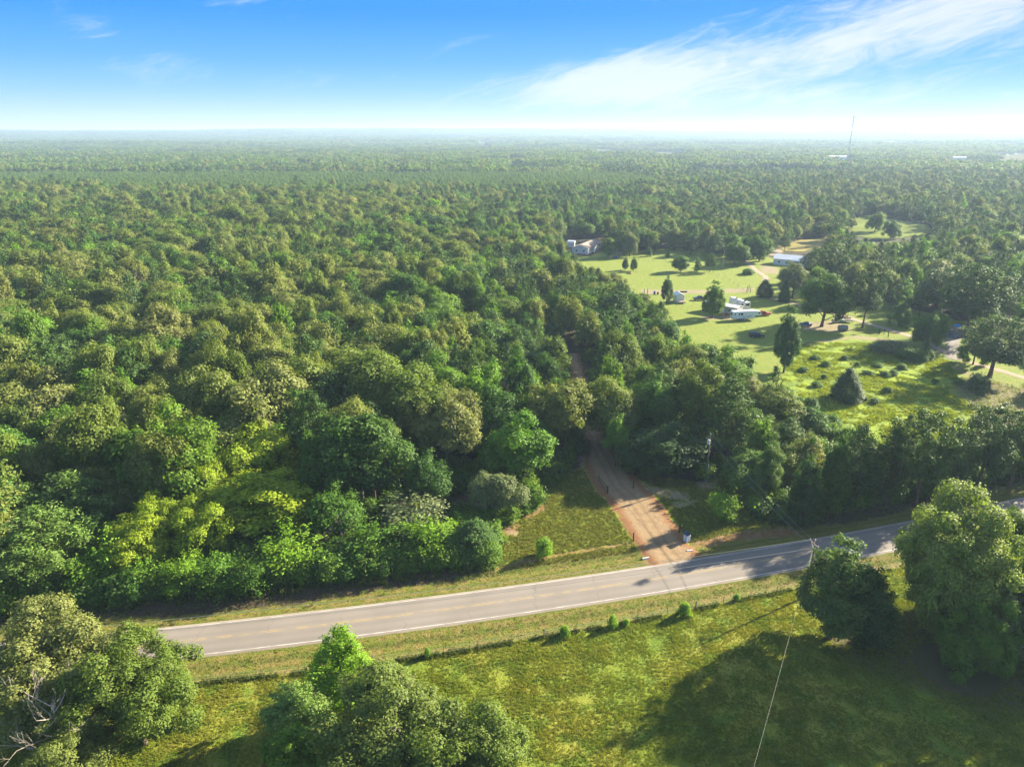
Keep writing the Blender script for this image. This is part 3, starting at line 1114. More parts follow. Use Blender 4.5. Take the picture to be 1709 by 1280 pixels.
def dirt_mat(name, mid, side, grass=0.4, rutc=None):
    m = bpy.data.materials.new(name)
    m.use_nodes = True
    t = NT(m.node_tree)
    out = t.n('ShaderNodeOutputMaterial')
    pos = t.n('ShaderNodeNewGeometry').outputs['Position']
    a = t.m('ABSOLUTE', t.n('ShaderNodeAttribute', attribute_name='across').outputs['Fac'])
    rim = t.n('ShaderNodeAttribute', attribute_name='rim').outputs['Fac']
    n1 = t.noise(pos, 0.7, 6, .65)
    n2 = t.noise(pos, 5, 6, .7)
    c = t.mix(t.smooth(n1, .35, .65), mid, tuple(min(1, v * 1.3) for v in mid))
    c = t.mix(t.m('MULTIPLY', t.smooth(n2, .55, .72), .6), c, tuple(min(1, v * 1.55) for v in mid))
    rimn = t.m('ADD', rim, t.m('MULTIPLY', t.m('SUBTRACT', n1, .5), 0.8))
    c = t.mix(t.smooth(rimn, .52, .78), c, side)
    if rutc:
        d = t.m('DIVIDE', t.m('SUBTRACT', a, 0.85), 0.34)
        g_ = t.m('EXPONENT', t.m('MULTIPLY', t.m('MULTIPLY', d, d), -1.0))
        c = t.mix(t.m('MULTIPLY', g_, 0.55), c, rutc)
    c = t.mix(t.smooth(t.m('ADD', rimn, t.m('MULTIPLY', n2, .3)), 1.05, 1.22), c, grass_color(t, pos))
    b = t.n('ShaderNodeBump', {'Strength': 0.8, 'Distance': 0.12, 'Height': t.m('ADD', n2, n1)})
    t.put(out.inputs[0], t.n('ShaderNodeBsdfPrincipled', {'Base Color': c, 'Roughness': 0.92, 'Specular IOR Level': 0.1, 'Normal': b}))
    return m


DIRT = dirt_mat('packed_dirt', (0.200, 0.138, 0.078), (0.195, 0.096, 0.044), rutc=(0.150, 0.098, 0.055))
GRAVEL = dirt_mat('pale_gravel', (0.24, 0.195, 0.145), (0.20, 0.16, 0.09), rutc=(0.30, 0.25, 0.19))
GREYG = dirt_mat('grey_gravel', (0.16, 0.145, 0.13), (0.17, 0.15, 0.11))
wds = [math.dist(a, b) for a, b in zip(drive_left, drive_right)]
dpts = [(drive_mid[0][0] + 0.2, drive_mid[0][1] - 1.2)] + drive_mid[1:] + drive_on[1:]
dw = [11.5] + [w_ * 1.02 for w_ in wds[1:]] + [4.0, 3.4, 3.2, 3.2]
dw = [min(v, 9.8) for v in dw]
path_strip('dirt_driveway', dpts, dw, 0.09, DIRT, sub=11, jit=0.22)
path_strip('gravel_lane', gp([(1232, 418), (1243, 434), (1262, 452), (1278, 462), (1277, 476), (1268, 490), (1285, 498), (1318, 505), (1360, 516), (1410, 528), (1450, 541), (1500, 555), (1545, 570),
                              (1580, 590), (1620, 605), (1660, 616), (1720, 634), (1790, 655)]), 3.4, 0.07, GRAVEL, jit=.2)
path_strip('gravel_drive', gp([(1590, 600), (1592, 585), (1590, 570), (1596, 558)]), 4.5, 0.085, GREYG, jit=.3)
path_strip('dirt_lane', gp([(1290, 427), (1300, 419), (1318, 414), (1345, 408), (1372, 401), (1400, 397), (1425, 389), (1440, 378), (1432, 368)]), 6.0, 0.07, GRAVEL, jit=.5)

# distant open fields, each a sheet on the land


def field(name, px, col, z=0.25):
    g2 = gp(px)
    mb = MB()
    # subdivide so that it follows the land
    xs, ys = [p[0] for p in g2], [p[1] for p in g2]
    n = 24
    X = np.linspace(min(xs), max(xs), n + 1)
    Y = np.linspace(min(ys), max(ys), n + 1)
    for i in range(n):
        for j in range(n):
            cx, cy_ = (X[i] + X[i + 1]) / 2, (Y[j] + Y[j + 1]) / 2
            if in_poly([cx], [cy_], g2)[0]:
                mb.face([(a, b, float(terrain(a, b)) + z) for a, b in ((X[i], Y[j]), (X[i + 1], Y[j]), (X[i + 1], Y[j + 1]), (X[i], Y[j + 1]))])
    if not mb.f:
        return None
    mm = mat('field_' + name, tuple(v * (.95 if name in 'abl' else .38) for v in col), 0.95, spec=0.0, var=.25, scale=0.02)
    return tag(mb.obj('field', mm), kind='structure')


FIELDS = [
    ('a', [(1300, 414), (1330, 402), (1386, 396), (1398, 399), (1372, 412), (1340, 421), (1310, 420)], (0.25, 0.215, 0.085)),
    ('b', [(1412, 372), (1440, 360), (1490, 366), (1545, 376), (1562, 388), (1510, 397), (1470, 400), (1430, 396)], (0.155, 0.185, 0.055)),
    ('c', [(1640, 262), (1760, 258), (1760, 268), (1650, 268)], (0.30, 0.28, 0.12)),
    ('d', [(1560, 273), (1600, 271), (1592, 278), (1560, 278)], (0.30, 0.28, 0.14)),
    ('e', [(1650, 275), (1680, 274), (1690, 283), (1655, 282)], (0.30, 0.28, 0.14)),
    ('f', [(990, 252), (1022, 250), (1022, 256), (992, 257)], (0.26, 0.27, 0.12)),
    ('g', [(795, 242), (830, 241), (828, 246), (796, 246)], (0.22, 0.27, 0.12)),
    ('i', [(105, 257), (128, 257), (128, 261), (104, 261)], (0.26, 0.27, 0.12)),
    ('j', [(1388, 272), (1412, 271), (1422, 278), (1390, 277)], (0.36, 0.33, 0.22)),
    ('k', [(1090, 256), (1130, 255), (1150, 260), (1100, 261)], (0.20, 0.24, 0.10)),
    ('l', [(1690, 392), (1760, 388), (1760, 398), (1695, 399)], (0.17, 0.21, 0.06)),
    ('m', [(850, 272), (878, 270), (880, 276), (855, 277)], (0.26, 0.27, 0.12)),
    ('n', [(1188, 256), (1215, 255), (1215, 259), (1188, 260)], (0.30, 0.24, 0.15)),
]
for nm, px, col in FIELDS:
    field(nm, px, col)

# parts of the picture where the ground, not trees, is seen: nothing wild may grow across them
SEEN = [[(-50, 1400), (-50, 1052), (0, 1046), (150, 1031), (300, 1027), (500, 1007), (620, 986), (760, 968), (826, 946), (830, 905), (850, 870), (905, 838), (922, 800), (975, 782), (978, 742),
         (1008, 742), (1045, 792), (1100, 812), (1165, 812), (1195, 797), (1240, 806), (1262, 850), (1300, 872), (1420, 868), (1500, 850), (1600, 826), (1760, 800), (1760, 1400)],
        [(973, 748), (1008, 748), (986, 700), (975, 652), (968, 610), (955, 608), (957, 655), (966, 700)],
        [(990, 432), (1040, 428), (1110, 418), (1190, 424), (1250, 440), (1284, 446), (1345, 448), (1330, 480), (1300, 500), (1330, 515), (1430, 505), (1500, 530), (1560, 545), (1590, 540), (1650, 560),
         (1690, 552), (1760, 560), (1760, 700), (1640, 690), (1560, 735), (1450, 740), (1400, 720), (1390, 690), (1350, 662), (1310, 640), (1290, 600), (1240, 590), (1190, 570), (1178, 535),
         (1110, 508), (1075, 490), (1020, 455)]] + [f[1] for f in FIELDS]
SEEN.append([(942, 400), (1012, 398), (1012, 428), (960, 428), (945, 415)])
SEEN.append([(1282, 420), (1352, 422), (1352, 450), (1282, 450)])

# ------------------------------------------------------------------ trees read one by one from the photograph
# foreground, this side of the road
tree('great_oak', -51.8, 64.6, 14.6, 7.6, 'broad olive green oak at the left edge of the picture, behind the bleached dead tree', var=0, group=None)
tree('great_oak', -41.6, 62.2, 13.8, 6.6, 'olive oak right of the bleached dead tree, its crown reaching over the near road edge', var=1)
tree('great_oak', -44.5, 55, 9.5, 4.6, 'low oak crown in the bottom left corner below the two taller oaks', var=2)
tree('fresh_tree', -19.9, 66.8, 12, 4.9, 'bright yellow green tree whose tip touches the near edge of the road', var=0)
tree('fresh_tree', -23.2, 61.4, 10.0, 4.3, 'paler leafy tree directly below the bright yellow green one', var=1, leaf=leaf_mat('pale_fresh_leaves', [(0.15, 0.225, 0.055), (0.135, 0.21, 0.045)], .34))
tree('fresh_tree', -22.5, 57, 7.5, 4.3, 'dark shaded green tree at the bottom edge, left of the big olive oak', var=0, leaf=GRN)
tree('great_oak', -12.0, 55.6, 13.8, 7.4, 'largest olive brown oak at the bottom centre of the picture', var=1)
tree('great_oak', -4.6, 53.5, 12.2, 6.3, 'right hand part of the bottom centre oaks, lighter olive, leaning over the pasture', var=2)
tree('conic_tree', 43.4, 80.0, 16.6, 5.8, 'tall grey green tree beside the crossing of the wires, nearest the road', leaf=leaf_mat('soft_green_leaves', [(0.085, 0.135, 0.034), (0.08, 0.13, 0.03)]), var=0)
tree('conic_tree', 47.2, 78.6, 13.0, 4.4, 'dark green tree closely right of the tall grey green one', var=0, leaf=leaf_mat('dark_green_leaves', [(0.036, 0.074, 0.018), (0.04, 0.08, 0.02)]))
tree('great_oak', 58.8, 80.5, 20.6, 7.6, 'huge rounded light green oak standing highest at the right edge', var=0, leaf=leaf_mat('light_oak_leaves', [(0.165, 0.215, 0.045), (0.15, 0.20, 0.04)]))
tree('great_oak', 58.2, 73.0, 11.5, 4.4, 'dark green tree under the huge oak, its lowest branch hanging over bare ground', var=2, leaf=GRN)
tree('great_oak', 66.5, 76.5, 15.5, 5.6, 'grey green tree cut by the right edge beside the huge oak', var=1, leaf=GRY)
SIDE = 'trees just outside the right edge, seen by their shade'
for x, y, h, r in ((77, 78, 16, 6), (86, 86, 17, 6.5), (72, 89, 15, 5), (76, 68, 12, 4.2)):
    tree('great_oak', x, y, h, r, 'olive oak beyond the right edge, standing among other shade trees', group=SIDE)

# along the far side of the road, left part
tree_top('cedar', 790, 870, 6.0, 82, 'dark cedar bush at the right end of the roadside thicket, beside the sunny grass')
tree_top('sapling', 812, 902, 4.0, 50, 'small bushy sapling in front of the dark cedar bush by the sunny grass', leaf=GRN)
tree_top('sapling', 712, 862, 7.5, 84, 'bright green young tree left of the cedar bush, glossy in the sun', var=1)
tree_top('sapling', 690, 822, 8.5, 110, 'feathery dull green tree behind the bright green young tree', var=3, leaf=GRY)
tree_top('sapling', 625, 868, 7.0, 74, 'green young tree right of the bare grey shrub', var=2, leaf=leaf_mat('mid_fresh_leaves', [(0.085, 0.175, 0.018), (0.10, 0.19, 0.02)], .34))
tree_top('sapling', 480, 880, 8.0, 92, 'full bright green young tree left of the pinkish dry brush', var=0)
tree_top('sapling', 352, 925, 6.0, 70, 'wispy green sapling below the yellow trees, right of the dark gap', var=3, leaf=MATS['mid_fresh_leaves'])
tree_top('sapling', 410, 935, 5.5, 60, 'low dull sapling left of the full bright young tree', var=1, leaf=GRN)
tree_top('sapling', 300, 930, 6.0, 58, 'narrow green sapling between two others at the road, under the small yellow crown', var=2)
tree_top('sapling', 228, 925, 6.0, 60, 'lime sapling with upswept shoots, second from the left in the roadside row', var=0)
tree_top('sapling', 160, 908, 7.5, 82, 'tall lime sapling with upswept shoots beside the big soft pine at the left', var=2)
tree_top('pine', 55, 852, 13, 120, 'big soft pine at the left edge of the picture, close to the road', var=0, leaf=leaf_mat('young_pine_needles', [(0.11, 0.175, 0.036), (0.095, 0.16, 0.034)], .28))
tree_top('pine', 105, 795, 13, 120, 'grey green pine right behind the big soft pine at the left', var=3, leaf=MATS['young_pine_needles'])
tree_top('pine', 5, 805, 14, 90, 'pine cut by the left edge, behind the big soft pine', var=1, leaf=MATS['young_pine_needles'])
tree_top('hardwood', 150, 850, 9, 80, 'dull olive tree between the grey green pine and the small yellow crown', var=2)
tree_top('yellow_tree', 445, 795, 11, 150, 'largest yellow green tree, brightest crown of the woods edge', var=0)
tree_top('yellow_tree', 425, 716, 14, 112, 'tall yellow green tree behind the brightest one', var=1)
tree_top('yellow_tree', 345, 765, 13, 56, 'slim yellow green crown left of the tall yellow tree', var=2)
tree_top('yellow_tree', 330, 838, 10, 90, 'yellow green crown joining the brightest tree on its left', var=1)
tree_top('yellow_tree', 252, 822, 11, 62, 'small round yellow crown above the lowest yellow one', var=2)
tree_top('yellow_tree', 218, 868, 9, 96, 'leftmost and lowest of the yellow green crowns', var=0)
tree_top('hardwood', 560, 815, 10, 100, 'dark green tree behind the bare grey shrub', var=1)
tree_top('hardwood', 832, 785, 9.5, 76, 'grey olive tree at the corner of the woods beside the sunny grass', var=3, leaf=GRY)
tree_top('hardwood', 872, 698, 14, 96, 'bright green tree leaning over the sunny grass left of the driveway', var=0, leaf=MATS['mid_fresh_leaves'])
tree_top('oak', 945, 645, 16, 104, 'tall olive oak at the bend where the driveway enters the woods', var=3)
tree_top('oak', 745, 665, 16, 110, 'rounded olive oak above the feathery roadside tree', var=1)
tree_top('oak', 1012, 640, 15, 84, 'olive oak right of the driveway gap, tallest there', var=2)
tree_px('hardwood', 1027, 778, 696, 44, 'slim leafy tree standing beside the driveway at its dark bend', var=1, leaf=MATS['mid_fresh_leaves'])
tree_top('hardwood', 1110, 712, 9.5, 116, 'broad dark tree right of the driveway with boughs down to the ground', var=0, leaf=MATS['dark_green_leaves'])
tree_top('hardwood', 1070, 735, 7.5, 60, 'low dark tree filling the edge between driveway and broad dark tree', var=2, leaf=MATS['dark_green_leaves'])
tree_top('pine', 1225, 640, 17, 84, 'tall bushy pine behind the transformer pole', var=0)
tree_px('sapling', 1204, 872, 815, 44, 'small light green tree alone on the shaded lawn right of the driveway', var=0)
tree_px('bush', 907, 927, 901, 25, 'small round bush alone on the sunny lawn above the road', var=0, leaf=BRT)
# right of the lawn, hiding the road
tree_px('conic_tree', 1276, 842, 734, 54, 'short pine at the corner of the shaded lawn', var=1, leaf=MATS['young_pine_needles'])
tree_px('conic_tree', 1338, 874, 745, 78, 'leafy dark green tree nearest the road left of the pines', var=2)
tree_px('conic_tree', 1382, 858, 722, 66, 'bushy tree second from the left in the roadside row', var=0)
tree_px('pine', 1424, 848, 716, 66, 'third pine of the roadside row, thin at the foot', var=1)
tree_px('pine', 1478, 846, 722, 60, 'fourth pine of the roadside row, open crown showing the meadow', var=2)
tree_px('tall_pine', 1528, 843, 698, 88, 'broad round topped pine in the middle of the roadside row', var=0)
tree_px('conic_tree', 1580, 834, 726, 56, 'lower leafy tree right of the broad round topped pine', var=1, leaf=PIN)
tree_px('tall_pine', 1632, 822, 684, 84, 'big dark pine at the right of the roadside row', var=2)
tree_px('pine', 1685, 812, 690, 60, 'last pine of the roadside row before the right edge', var=1)
tree_px('pine', 1728, 806, 688, 60, 'pine half cut by the right edge above the road', var=2)
# around the yards
Y = [('oak', 1014.8, 430, 397, 26, 'dark round tree in front of the beige roofed house', GRN), ('oak', 1051, 428, 391, 25, 'greyish round tree right of the dark one by the beige roofed house', GRY),
     ('hardwood', 1043, 451, 428, 15, 'left one of two thin trees in the upper paddock', None), ('hardwood', 1057.5, 452.5, 427, 16, 'right one of two thin trees in the upper paddock', None),
     ('hardwood', 1083, 428, 409, 14, 'spindly small tree behind the upper paddock fence', None), ('oak', 1135.5, 454, 427, 28, 'flat dark tree group in the middle of the paddock', GRN),
     ('hardwood', 1113.7, 430, 417, 9, 'tiny tree in the middle of the upper paddock fence', None), ('pine', 1184.7, 454, 424, 20, 'dark tree with thin stem at the right of the paddock row', None),
     ('hardwood', 1164, 453, 426, 14, 'slender tree between the flat dark tree and the pine in the paddock', None), ('oak', 1225, 442, 404, 40, 'large round tree beside the bend of the gravel lane', GRN),
     ('oak', 1267, 437, 397, 36, 'round tree next to the white metal house', GRN), ('pine', 1188, 430, 390, 32, 'tall dark pine behind the paddock', None),
     ('pine', 1152, 425.6, 393, 26, 'dark pine left of the tall one behind the paddock', None), ('oak', 1125, 418, 381, 34, 'rounded light tree at the wood edge behind the paddock', None),
     ('hardwood', 1112, 506, 457, 26, 'lopsided small tree beside the white garden shed', None), ('hardwood', 1189.5, 531, 466, 46, 'full leafy tree in front of the grey mobile home', GRN),
     ('cedar', 1275.7, 496, 467, 25, 'dark egg shaped tree where the gravel lane bends', None), ('cedar', 1307, 504, 469, 19, 'dark conical tree right of the egg shaped one', None),
     ('oak', 1322, 498, 442, 50, 'grey green tree below the white metal house', GRY), ('oak', 1371, 545, 461, 86, 'great round shade tree with dark crown over the parked trailers', GRN),
     ('tall_pine', 1439, 547, 444, 50, 'tall pine with a long bare trunk beside the lane', None), ('hardwood', 1500, 544, 498, 40, 'small dark tree behind the gravel lane', GRN),
     ('oak', 1545.5, 583, 525, 48, 'dark round tree at the meadow fence', GRN), ('tall_pine', 1651, 630, 536, 92, 'large lone pine with a dark domed crown at the right of the meadow', None),
     ('hardwood', 1624, 608, 549, 40, 'multi stemmed tree left of the lone domed pine', GRN), ('conic_tree', 1308, 622, 503, 58, 'tall dark columnar tree at the left edge of the yellow meadow', leaf_mat('deep_cedar_foliage', [(0.055, 0.112, 0.026)], .2)),
     ('cedar', 1411, 667, 616, 52, 'dark shaggy cedar alone in the yellow meadow', None), ('tall_pine', 1560, 528, 455, 62, 'tall pine above the dark round tree at the meadow fence', None),
     ('tall_pine', 1612, 562, 452, 88, 'tallest pine, spreading over the blue car', None), ('oak', 1459.5, 388, 357, 28, 'round tree standing alone in the far clearing', GRN),
     ('oak', 1486, 399, 371, 28, 'round dark tree at the lower rim of the far clearing', GRN), ('oak', 1415, 384, 364, 26, 'tree at the left rim of the far clearing', None),
     ('tall_pine', 1360, 470, 418, 40, 'pine in front of the right end of the white metal house', None), ('tall_pine', 1392, 482, 418, 44, 'pine right of the white metal house', None),
     ('oak', 1418, 505, 440, 40, 'tree between the shade tree and the tall bare trunked pine', None)]
for k, bx, by, ty, wp, lab, lf in Y:
    if k == 'oak':
        k, lf = 'shade_tree', lf or OAK
    elif k == 'hardwood':
        k = 'conic_tree'
    tree_px(k, bx, by, ty, wp, lab, leaf=lf, var=0 if 'columnar' in lab or 'leafy tree in front' in lab else None)
tree_px('bush', 1248, 458, 450, 20, 'low dark bush in the lawn inside the lane bend', leaf=GRN)
tree_px('bush', 1631, 652, 628, 34, 'dark shrub left of the foot of the lone domed pine', var=1)
for i, (bx, by, ty, wp) in enumerate([(1512, 600, 583, 34), (1530, 602, 586, 30), (1545, 598, 584, 22), (1470, 588, 570, 30), (1488, 592, 572, 30), (1503, 590, 574, 26)]):
    tree_px('bush', bx, by, ty, wp, ['dark bush of the thicket in the shade of the meadow fence, at its right part', 'pale green bush of the thicket under the meadow gate posts'][i > 2],
            group=['dark bushes below the meadow fence', 'pale bushes below the meadow gate'][i > 2], leaf=[GRN, GRY][i > 2])

# bushes and weeds on the pasture fence
for i, (bx, by, ty, wp, lab) in enumerate([(1141, 1027, 1008, 18, 'larger light green bush on the pasture fence'), (1022, 1047, 1029, 14, 'light green bush on the pasture fence right of the thick post'),
                                           (1229, 1001, 991, 10, 'small green tuft bush on the pasture fence near the tall grey green tree'), (943, 1062, 1047, 15, 'small lime bush on the pasture fence left of the thick post'),
                                           (1045, 1044, 1034, 9, 'tiny bush close right of another on the pasture fence'), (713, 1096, 1083, 10, 'tiny bright sapling on the pasture fence right of the yellow green tree')]):
    tree_px('bush', bx, by, ty, wp, lab, leaf=BRT)
MEADOW_GROUP = 'dark weed clumps scattered in the yellow meadow'
n = 0
mpx = [(1340, 620), (1360, 600), (1395, 590), (1430, 612), (1448, 625), (1480, 610), (1465, 612), (1505, 615), (1525, 612), (1476, 628), (1490, 626), (1450, 640), (1480, 655), (1520, 700),
       (1345, 642), (1362, 645), (1375, 632), (1478, 710), (1600, 640), (1560, 640), (1535, 655), (1410, 600), (1378, 612), (1500, 668), (1460, 672)]
for bx, by in [m_ for i_, m_ in enumerate(mpx) if i_ % 3 != 2]:
    tree_px('bush', bx, by, by - rng.uniform(4.5, 8), rng.uniform(9, 18), 'dark weed clump in the yellow green meadow', group=MEADOW_GROUP, name='weed_clump', cat='bush', leaf=GRN)


# dead and bare trees
def dead_tree(x, y, h, r0, spread, label, material, name='dead_tree', depth=4, seed=1, nb=9, start=0.3, lean=(0, 0), twig=0.012, upw=0.35):
    rd = random.Random(seed)
    root = empty(name, (x, y, float(terrain(x, y))), 0, label, 'dead tree')
    tr = MB()

    def tp(f):
        return Vector((lean[0] * f + math.sin(f * 6 + seed) * .12, lean[1] * f + math.cos(f * 5) * .1, h * f))
    fs = [0, .05, .2, .4, .6, .8, 1]
    tr.tube([tp(f) + (Vector((0, 0, -.3)) if f == 0 else Vector()) for f in fs], [r0 * 1.4, r0 * 1.1, r0, r0 * .82, r0 * .6, r0 * .36, r0 * .1], 8)
    tr.obj('trunk', material, root, True)

    def grow(mb, p, d, L, r, lev):
        pts, rs = [p], [r]
        n_ = 4
        q, dd = p.copy(), d.copy()
        for i in range(n_):
            dd = (dd + Vector((rd.uniform(-1, 1), rd.uniform(-1, 1), rd.uniform(-.3, .8) * upw * 2)) * .22).normalized()
            q = q + dd * L / n_
            pts.append(q.copy())
            rs.append(max(twig * .7, r * (1 - .8 * (i + 1) / n_)))
        mb.tube(pts, rs, 5 if lev < 2 else 3, cap=False)
        if lev < depth:
            for j in range(3 if lev < 3 else 4):
                i = rd.randint(1, n_ - 1)
                e = (dd + Vector((rd.uniform(-1, 1), rd.uniform(-1, 1), rd.uniform(-.4, .9))) * .85).normalized()
                grow(mb, pts[i].copy() if j else pts[-1].copy(), e, L * rd.uniform(.42, .62), max(twig, rs[i] * .62), lev + 1)
    for i in range(nb):
        f = start + (.97 - start) * (i + rd.uniform(0, .6)) / nb
        a = i * 2.3 + seed
        L = spread * (1.15 - .6 * f) * rd.uniform(.7, 1.1)
        mb = MB()
        grow(mb, tp(f), Vector((math.cos(a), math.sin(a), .35 + .5 * f)).normalized(), L, r0 * (.42 - .22 * f), 1)
        mb.obj('branch', material, root)
    return root


PINKW = mat('dry_pink_brush', (0.24, 0.155, 0.125), 0.9)
dead_tree(-46.6, 57.0, 10.8, .27, 5.9, 'bleached leafless dead tree in front of the left oaks, bottom left corner', DEADW, depth=4, seed=3, nb=12, start=.25)
dx_, dy_ = at(568, 868, 6)
dead_tree(dx_, dy_ - .5, 6.5, .10, 2.6, 'bare grey shrub in the roadside thicket', DEADW, name='bare_shrub', seed=5, nb=10, start=.12, upw=.9)
dx_, dy_ = at(540, 890, 5)
dead_tree(dx_, dy_, 5.2, .07, 2.2, 'pinkish dry brush left of the bare grey shrub', PINKW, name='dry_brush', seed=8, nb=12, start=.08, upw=.9)
dx_, dy_ = at(600, 745, 13)
dead_tree(dx_, dy_, 14, .16, 3.0, 'thin bare snag with forked top in the dark gap of the woods', DEADW, seed=9, nb=5, start=.5, depth=3)
dx_, dy_ = at(830, 655, 13)
dead_tree(dx_, dy_, 14, .18, 3.6, 'brownish dead crown among the green trees near the driveway', PINKW, seed=13, nb=12, start=.45, depth=4)
dx_, dy_ = at(215, 470, 14)
dead_tree(dx_, dy_, 16.5, .2, 5.5, 'leaning bare tree in the upper left woods', DEADW, seed=17, nb=9, start=.55, lean=(3, -1))
dx_, dy_ = at(133, 740, 14)
dead_tree(dx_, dy_, 15.5, .24, 4.0, 'grey forked trunk standing in the dark gap of the left woods', DEADW, seed=21, nb=5, start=.6, depth=3)
dx_, dy_ = at(345, 800, 10)
dead_tree(dx_, dy_, 11, .14, 3.4, 'bare leaning branches between the yellow green crowns', DEADW, seed=25, nb=6, start=.5, depth=3)
dx_, dy_ = at(500, 590, 14)
dead_tree(dx_, dy_, 15, .17, 4.0, 'pale bare twigs sticking out of the middle of the left woods', DEADW, seed=29, nb=8, start=.55)

# ------------------------------------------------------------------ the woods


def allowed(X, Y_, Hh, Rr):
    """true where a tree would not stand across ground that the photograph shows"""
    ok = np.ones(len(X), bool)
    P = []
    for fz_, sx in ((0.0, 0), (1.0, 0), (0.6, -.75), (0.6, .75), (0.6, 0), (0.3, -.5), (0.3, .5), (.85, -.45), (.85, .45)):
        P.append(proj(X + sx * Rr, Y_, fz_ * Hh)[:2])
    for poly in SEEN:
        for px, py in P:
            ok &= ~in_poly(px, py, poly)
    dd = seg_dist(X, Y_, DRIVE)
    ok &= dd > 3.4
    ok &= road_off(X, Y_) > 12.5
    return ok


def candidates(y0, y1, step, jitter=0.36, margin=1.16):
    ys = np.arange(y0, y1, step * .87)
    out = []
    for i, y in enumerate(ys):
        half = 0.755 * (y * CP + 55 * SP) * margin + 12
        xs = np.arange(-half, half, step) + (i % 2) * step / 2
        out.append(np.stack([xs, np.full(len(xs), y)], 1))
    P = np.concatenate(out)
    P += rng.uniform(-jitter, jitter, P.shape) * step
    return P


def fields(X, Y_):
    """slowly varying numbers for the stand: 0 old oaks .. 1 young mixed wood"""
    px, py, _ = proj(X, Y_, np.full(len(X), 12.0))
    young = np.clip((px - 620) / 260, 0, 1) * np.clip((Y_ - 105) / 60, 0.3, 1)
    nz = np.array([mnoise.noise(Vector((a / 42, b / 42, 3.1))) for a, b in zip(X, Y_)])
    nz2 = np.array([mnoise.noise(Vector((a / 18, b / 18, 9.7))) for a, b in zip(X, Y_)])
    return px, py, np.clip(young + nz * .35, 0, 1), nz, nz2


def stand(P):
    X, Y_ = P[:, 0], P[:, 1]
    px, py, yg, nz, nz2 = fields(X, Y_)
    n = len(X)
    Hh = (15.8 - 4.0 * yg) * (1 + .20 * nz2) + rng.normal(size=n) * 1.9
    Rr = (5.7 - 1.55 * yg) * (1 + .25 * nz2) * np.exp(rng.normal(size=n) * .26).clip(.6, 1.7)
    small = rng.random(n) < 0.16
    Hh = np.where(small, Hh * .68, Hh)
    Rr = np.where(small, Rr * .75, Rr)
    u = rng.random(n)
    oakp = 0.52 - 0.30 * yg + .50 * nz
    pinep = 0.14 + 0.20 * yg * (nz2 > -.15) + .2 * np.clip((px - 1100) / 300, 0, 1)
    kind = np.where(u < oakp, 0, np.where(u < oakp + pinep, 2, 1))
    kind = np.where((kind == 1) & (rng.random(n) < .16), 3, kind)
    slim = (kind != 2) & (rng.random(n) < .22)
    Rr = np.where(slim, Rr * .70, Rr)
    Hh = np.where(slim, Hh * 1.12, Hh)
    Hh = np.where(kind == 2, Hh * 1.10, Hh)
    Rr = np.where(kind == 2, Rr * .74, Rr)
    return Hh, Rr, kind


LIT = [gp(q) for q in ([(815, 965), (828, 900), (850, 868), (930, 846), (1020, 852), (1052, 900), (1060, 935), (960, 955)],
                      [(1035, 846), (1100, 846), (1135, 885), (1052, 892)],
                      [(1325, 585), (1430, 566), (1520, 600), (1490, 640), (1460, 690), (1540, 700), (1640, 650), (1709, 640), (1709, 710), (1560, 740), (1450, 735), (1390, 700), (1320, 640)],
                      [(500, 1030), (700, 1000), (1010, 960), (1010, 995), (700, 1045), (500, 1075)],
                      [(1180, 540), (1250, 545), (1240, 590), (1200, 575)], [(1000, 440), (1240, 446), (1250, 480), (1080, 480)])]


def not_shading(P, Hh):
    """lower or drop the wild trees that would shade ground the photograph shows in the sun"""
    ok = np.ones(len(P), bool)
    hh = Hh.copy()
    for rnd_ in range(4):
        bad = np.zeros(len(P), bool)
        for f in (.5, .7, .9):
            L = f * hh / math.tan(SUN_EL)
            X, Y_ = P[:, 0] - math.sin(SUN_AZ) * L, P[:, 1] - math.cos(SUN_AZ) * L
            for q in LIT:
                bad |= in_poly(X, Y_, q)
        if rnd_ < 3:
            hh = np.where(bad, hh * .84, hh)
        else:
            ok &= ~bad
    return ok, hh


P = candidates(96, 420, 7.5)
Hh, Rr, kd = stand(P)
okl, Hh2 = not_shading(P, Hh)
Rr = Rr * (Hh2 / Hh) ** .5
Hh = Hh2
ok = allowed(P[:, 0], P[:, 1], Hh, Rr) & okl
pl = np.array(PLACED)
plh = np.array(PLACED_H)
hyel = np.array(PLACED_Y)
hx, hy, hzc = proj(pl[:, 0], pl[:, 1], plh * .68)
hr = pl[:, 2] * F / hzc
cx_, cy__, czc = proj(P[:, 0], P[:, 1], Hh * .65)
cr_ = Rr * F / czc


def hidden_by(i):
    """would this wild tree stand in front of one of the trees read from the photograph?"""
    dd = np.hypot(hx - cx_[i], (hy - cy__[i]) * .9)
    return bool(((dd < (hr + cr_[i]) * np.where(hyel, 1.0, .72)) & (czc[i] < hzc + 1) & (hr > 12)).any())


for i in range(len(P)):
    if ok[i]:
        d = np.hypot(pl[:, 0] - P[i, 0], pl[:, 1] - P[i, 1])
        if hidden_by(i):
            ok[i] = False
            continue
        if (d < (pl[:, 2] + Rr[i]) * .52).any():
            ok[i] = False
P, Hh, Rr, kd = P[ok], Hh[ok], Rr[ok], kd[ok]
ppx, ppy, pz = proj(P[:, 0], P[:, 1], Hh * .8)
vis = (ppx > -60) & (ppx < 1770) & (ppy < 1300)
size = np.where(vis, Rr / pz, 0)
N_SINGLE = 330
order = np.argsort(-size)
single = order[:N_SINGLE]
kinds = ['oak', 'hardwood', 'pine', 'sapling']
WHAT = {'oak': 'olive green rounded oak', 'hardwood': 'mid green leafy tree', 'pine': 'dark green pine', 'sapling': 'fresh green leafy tree'}


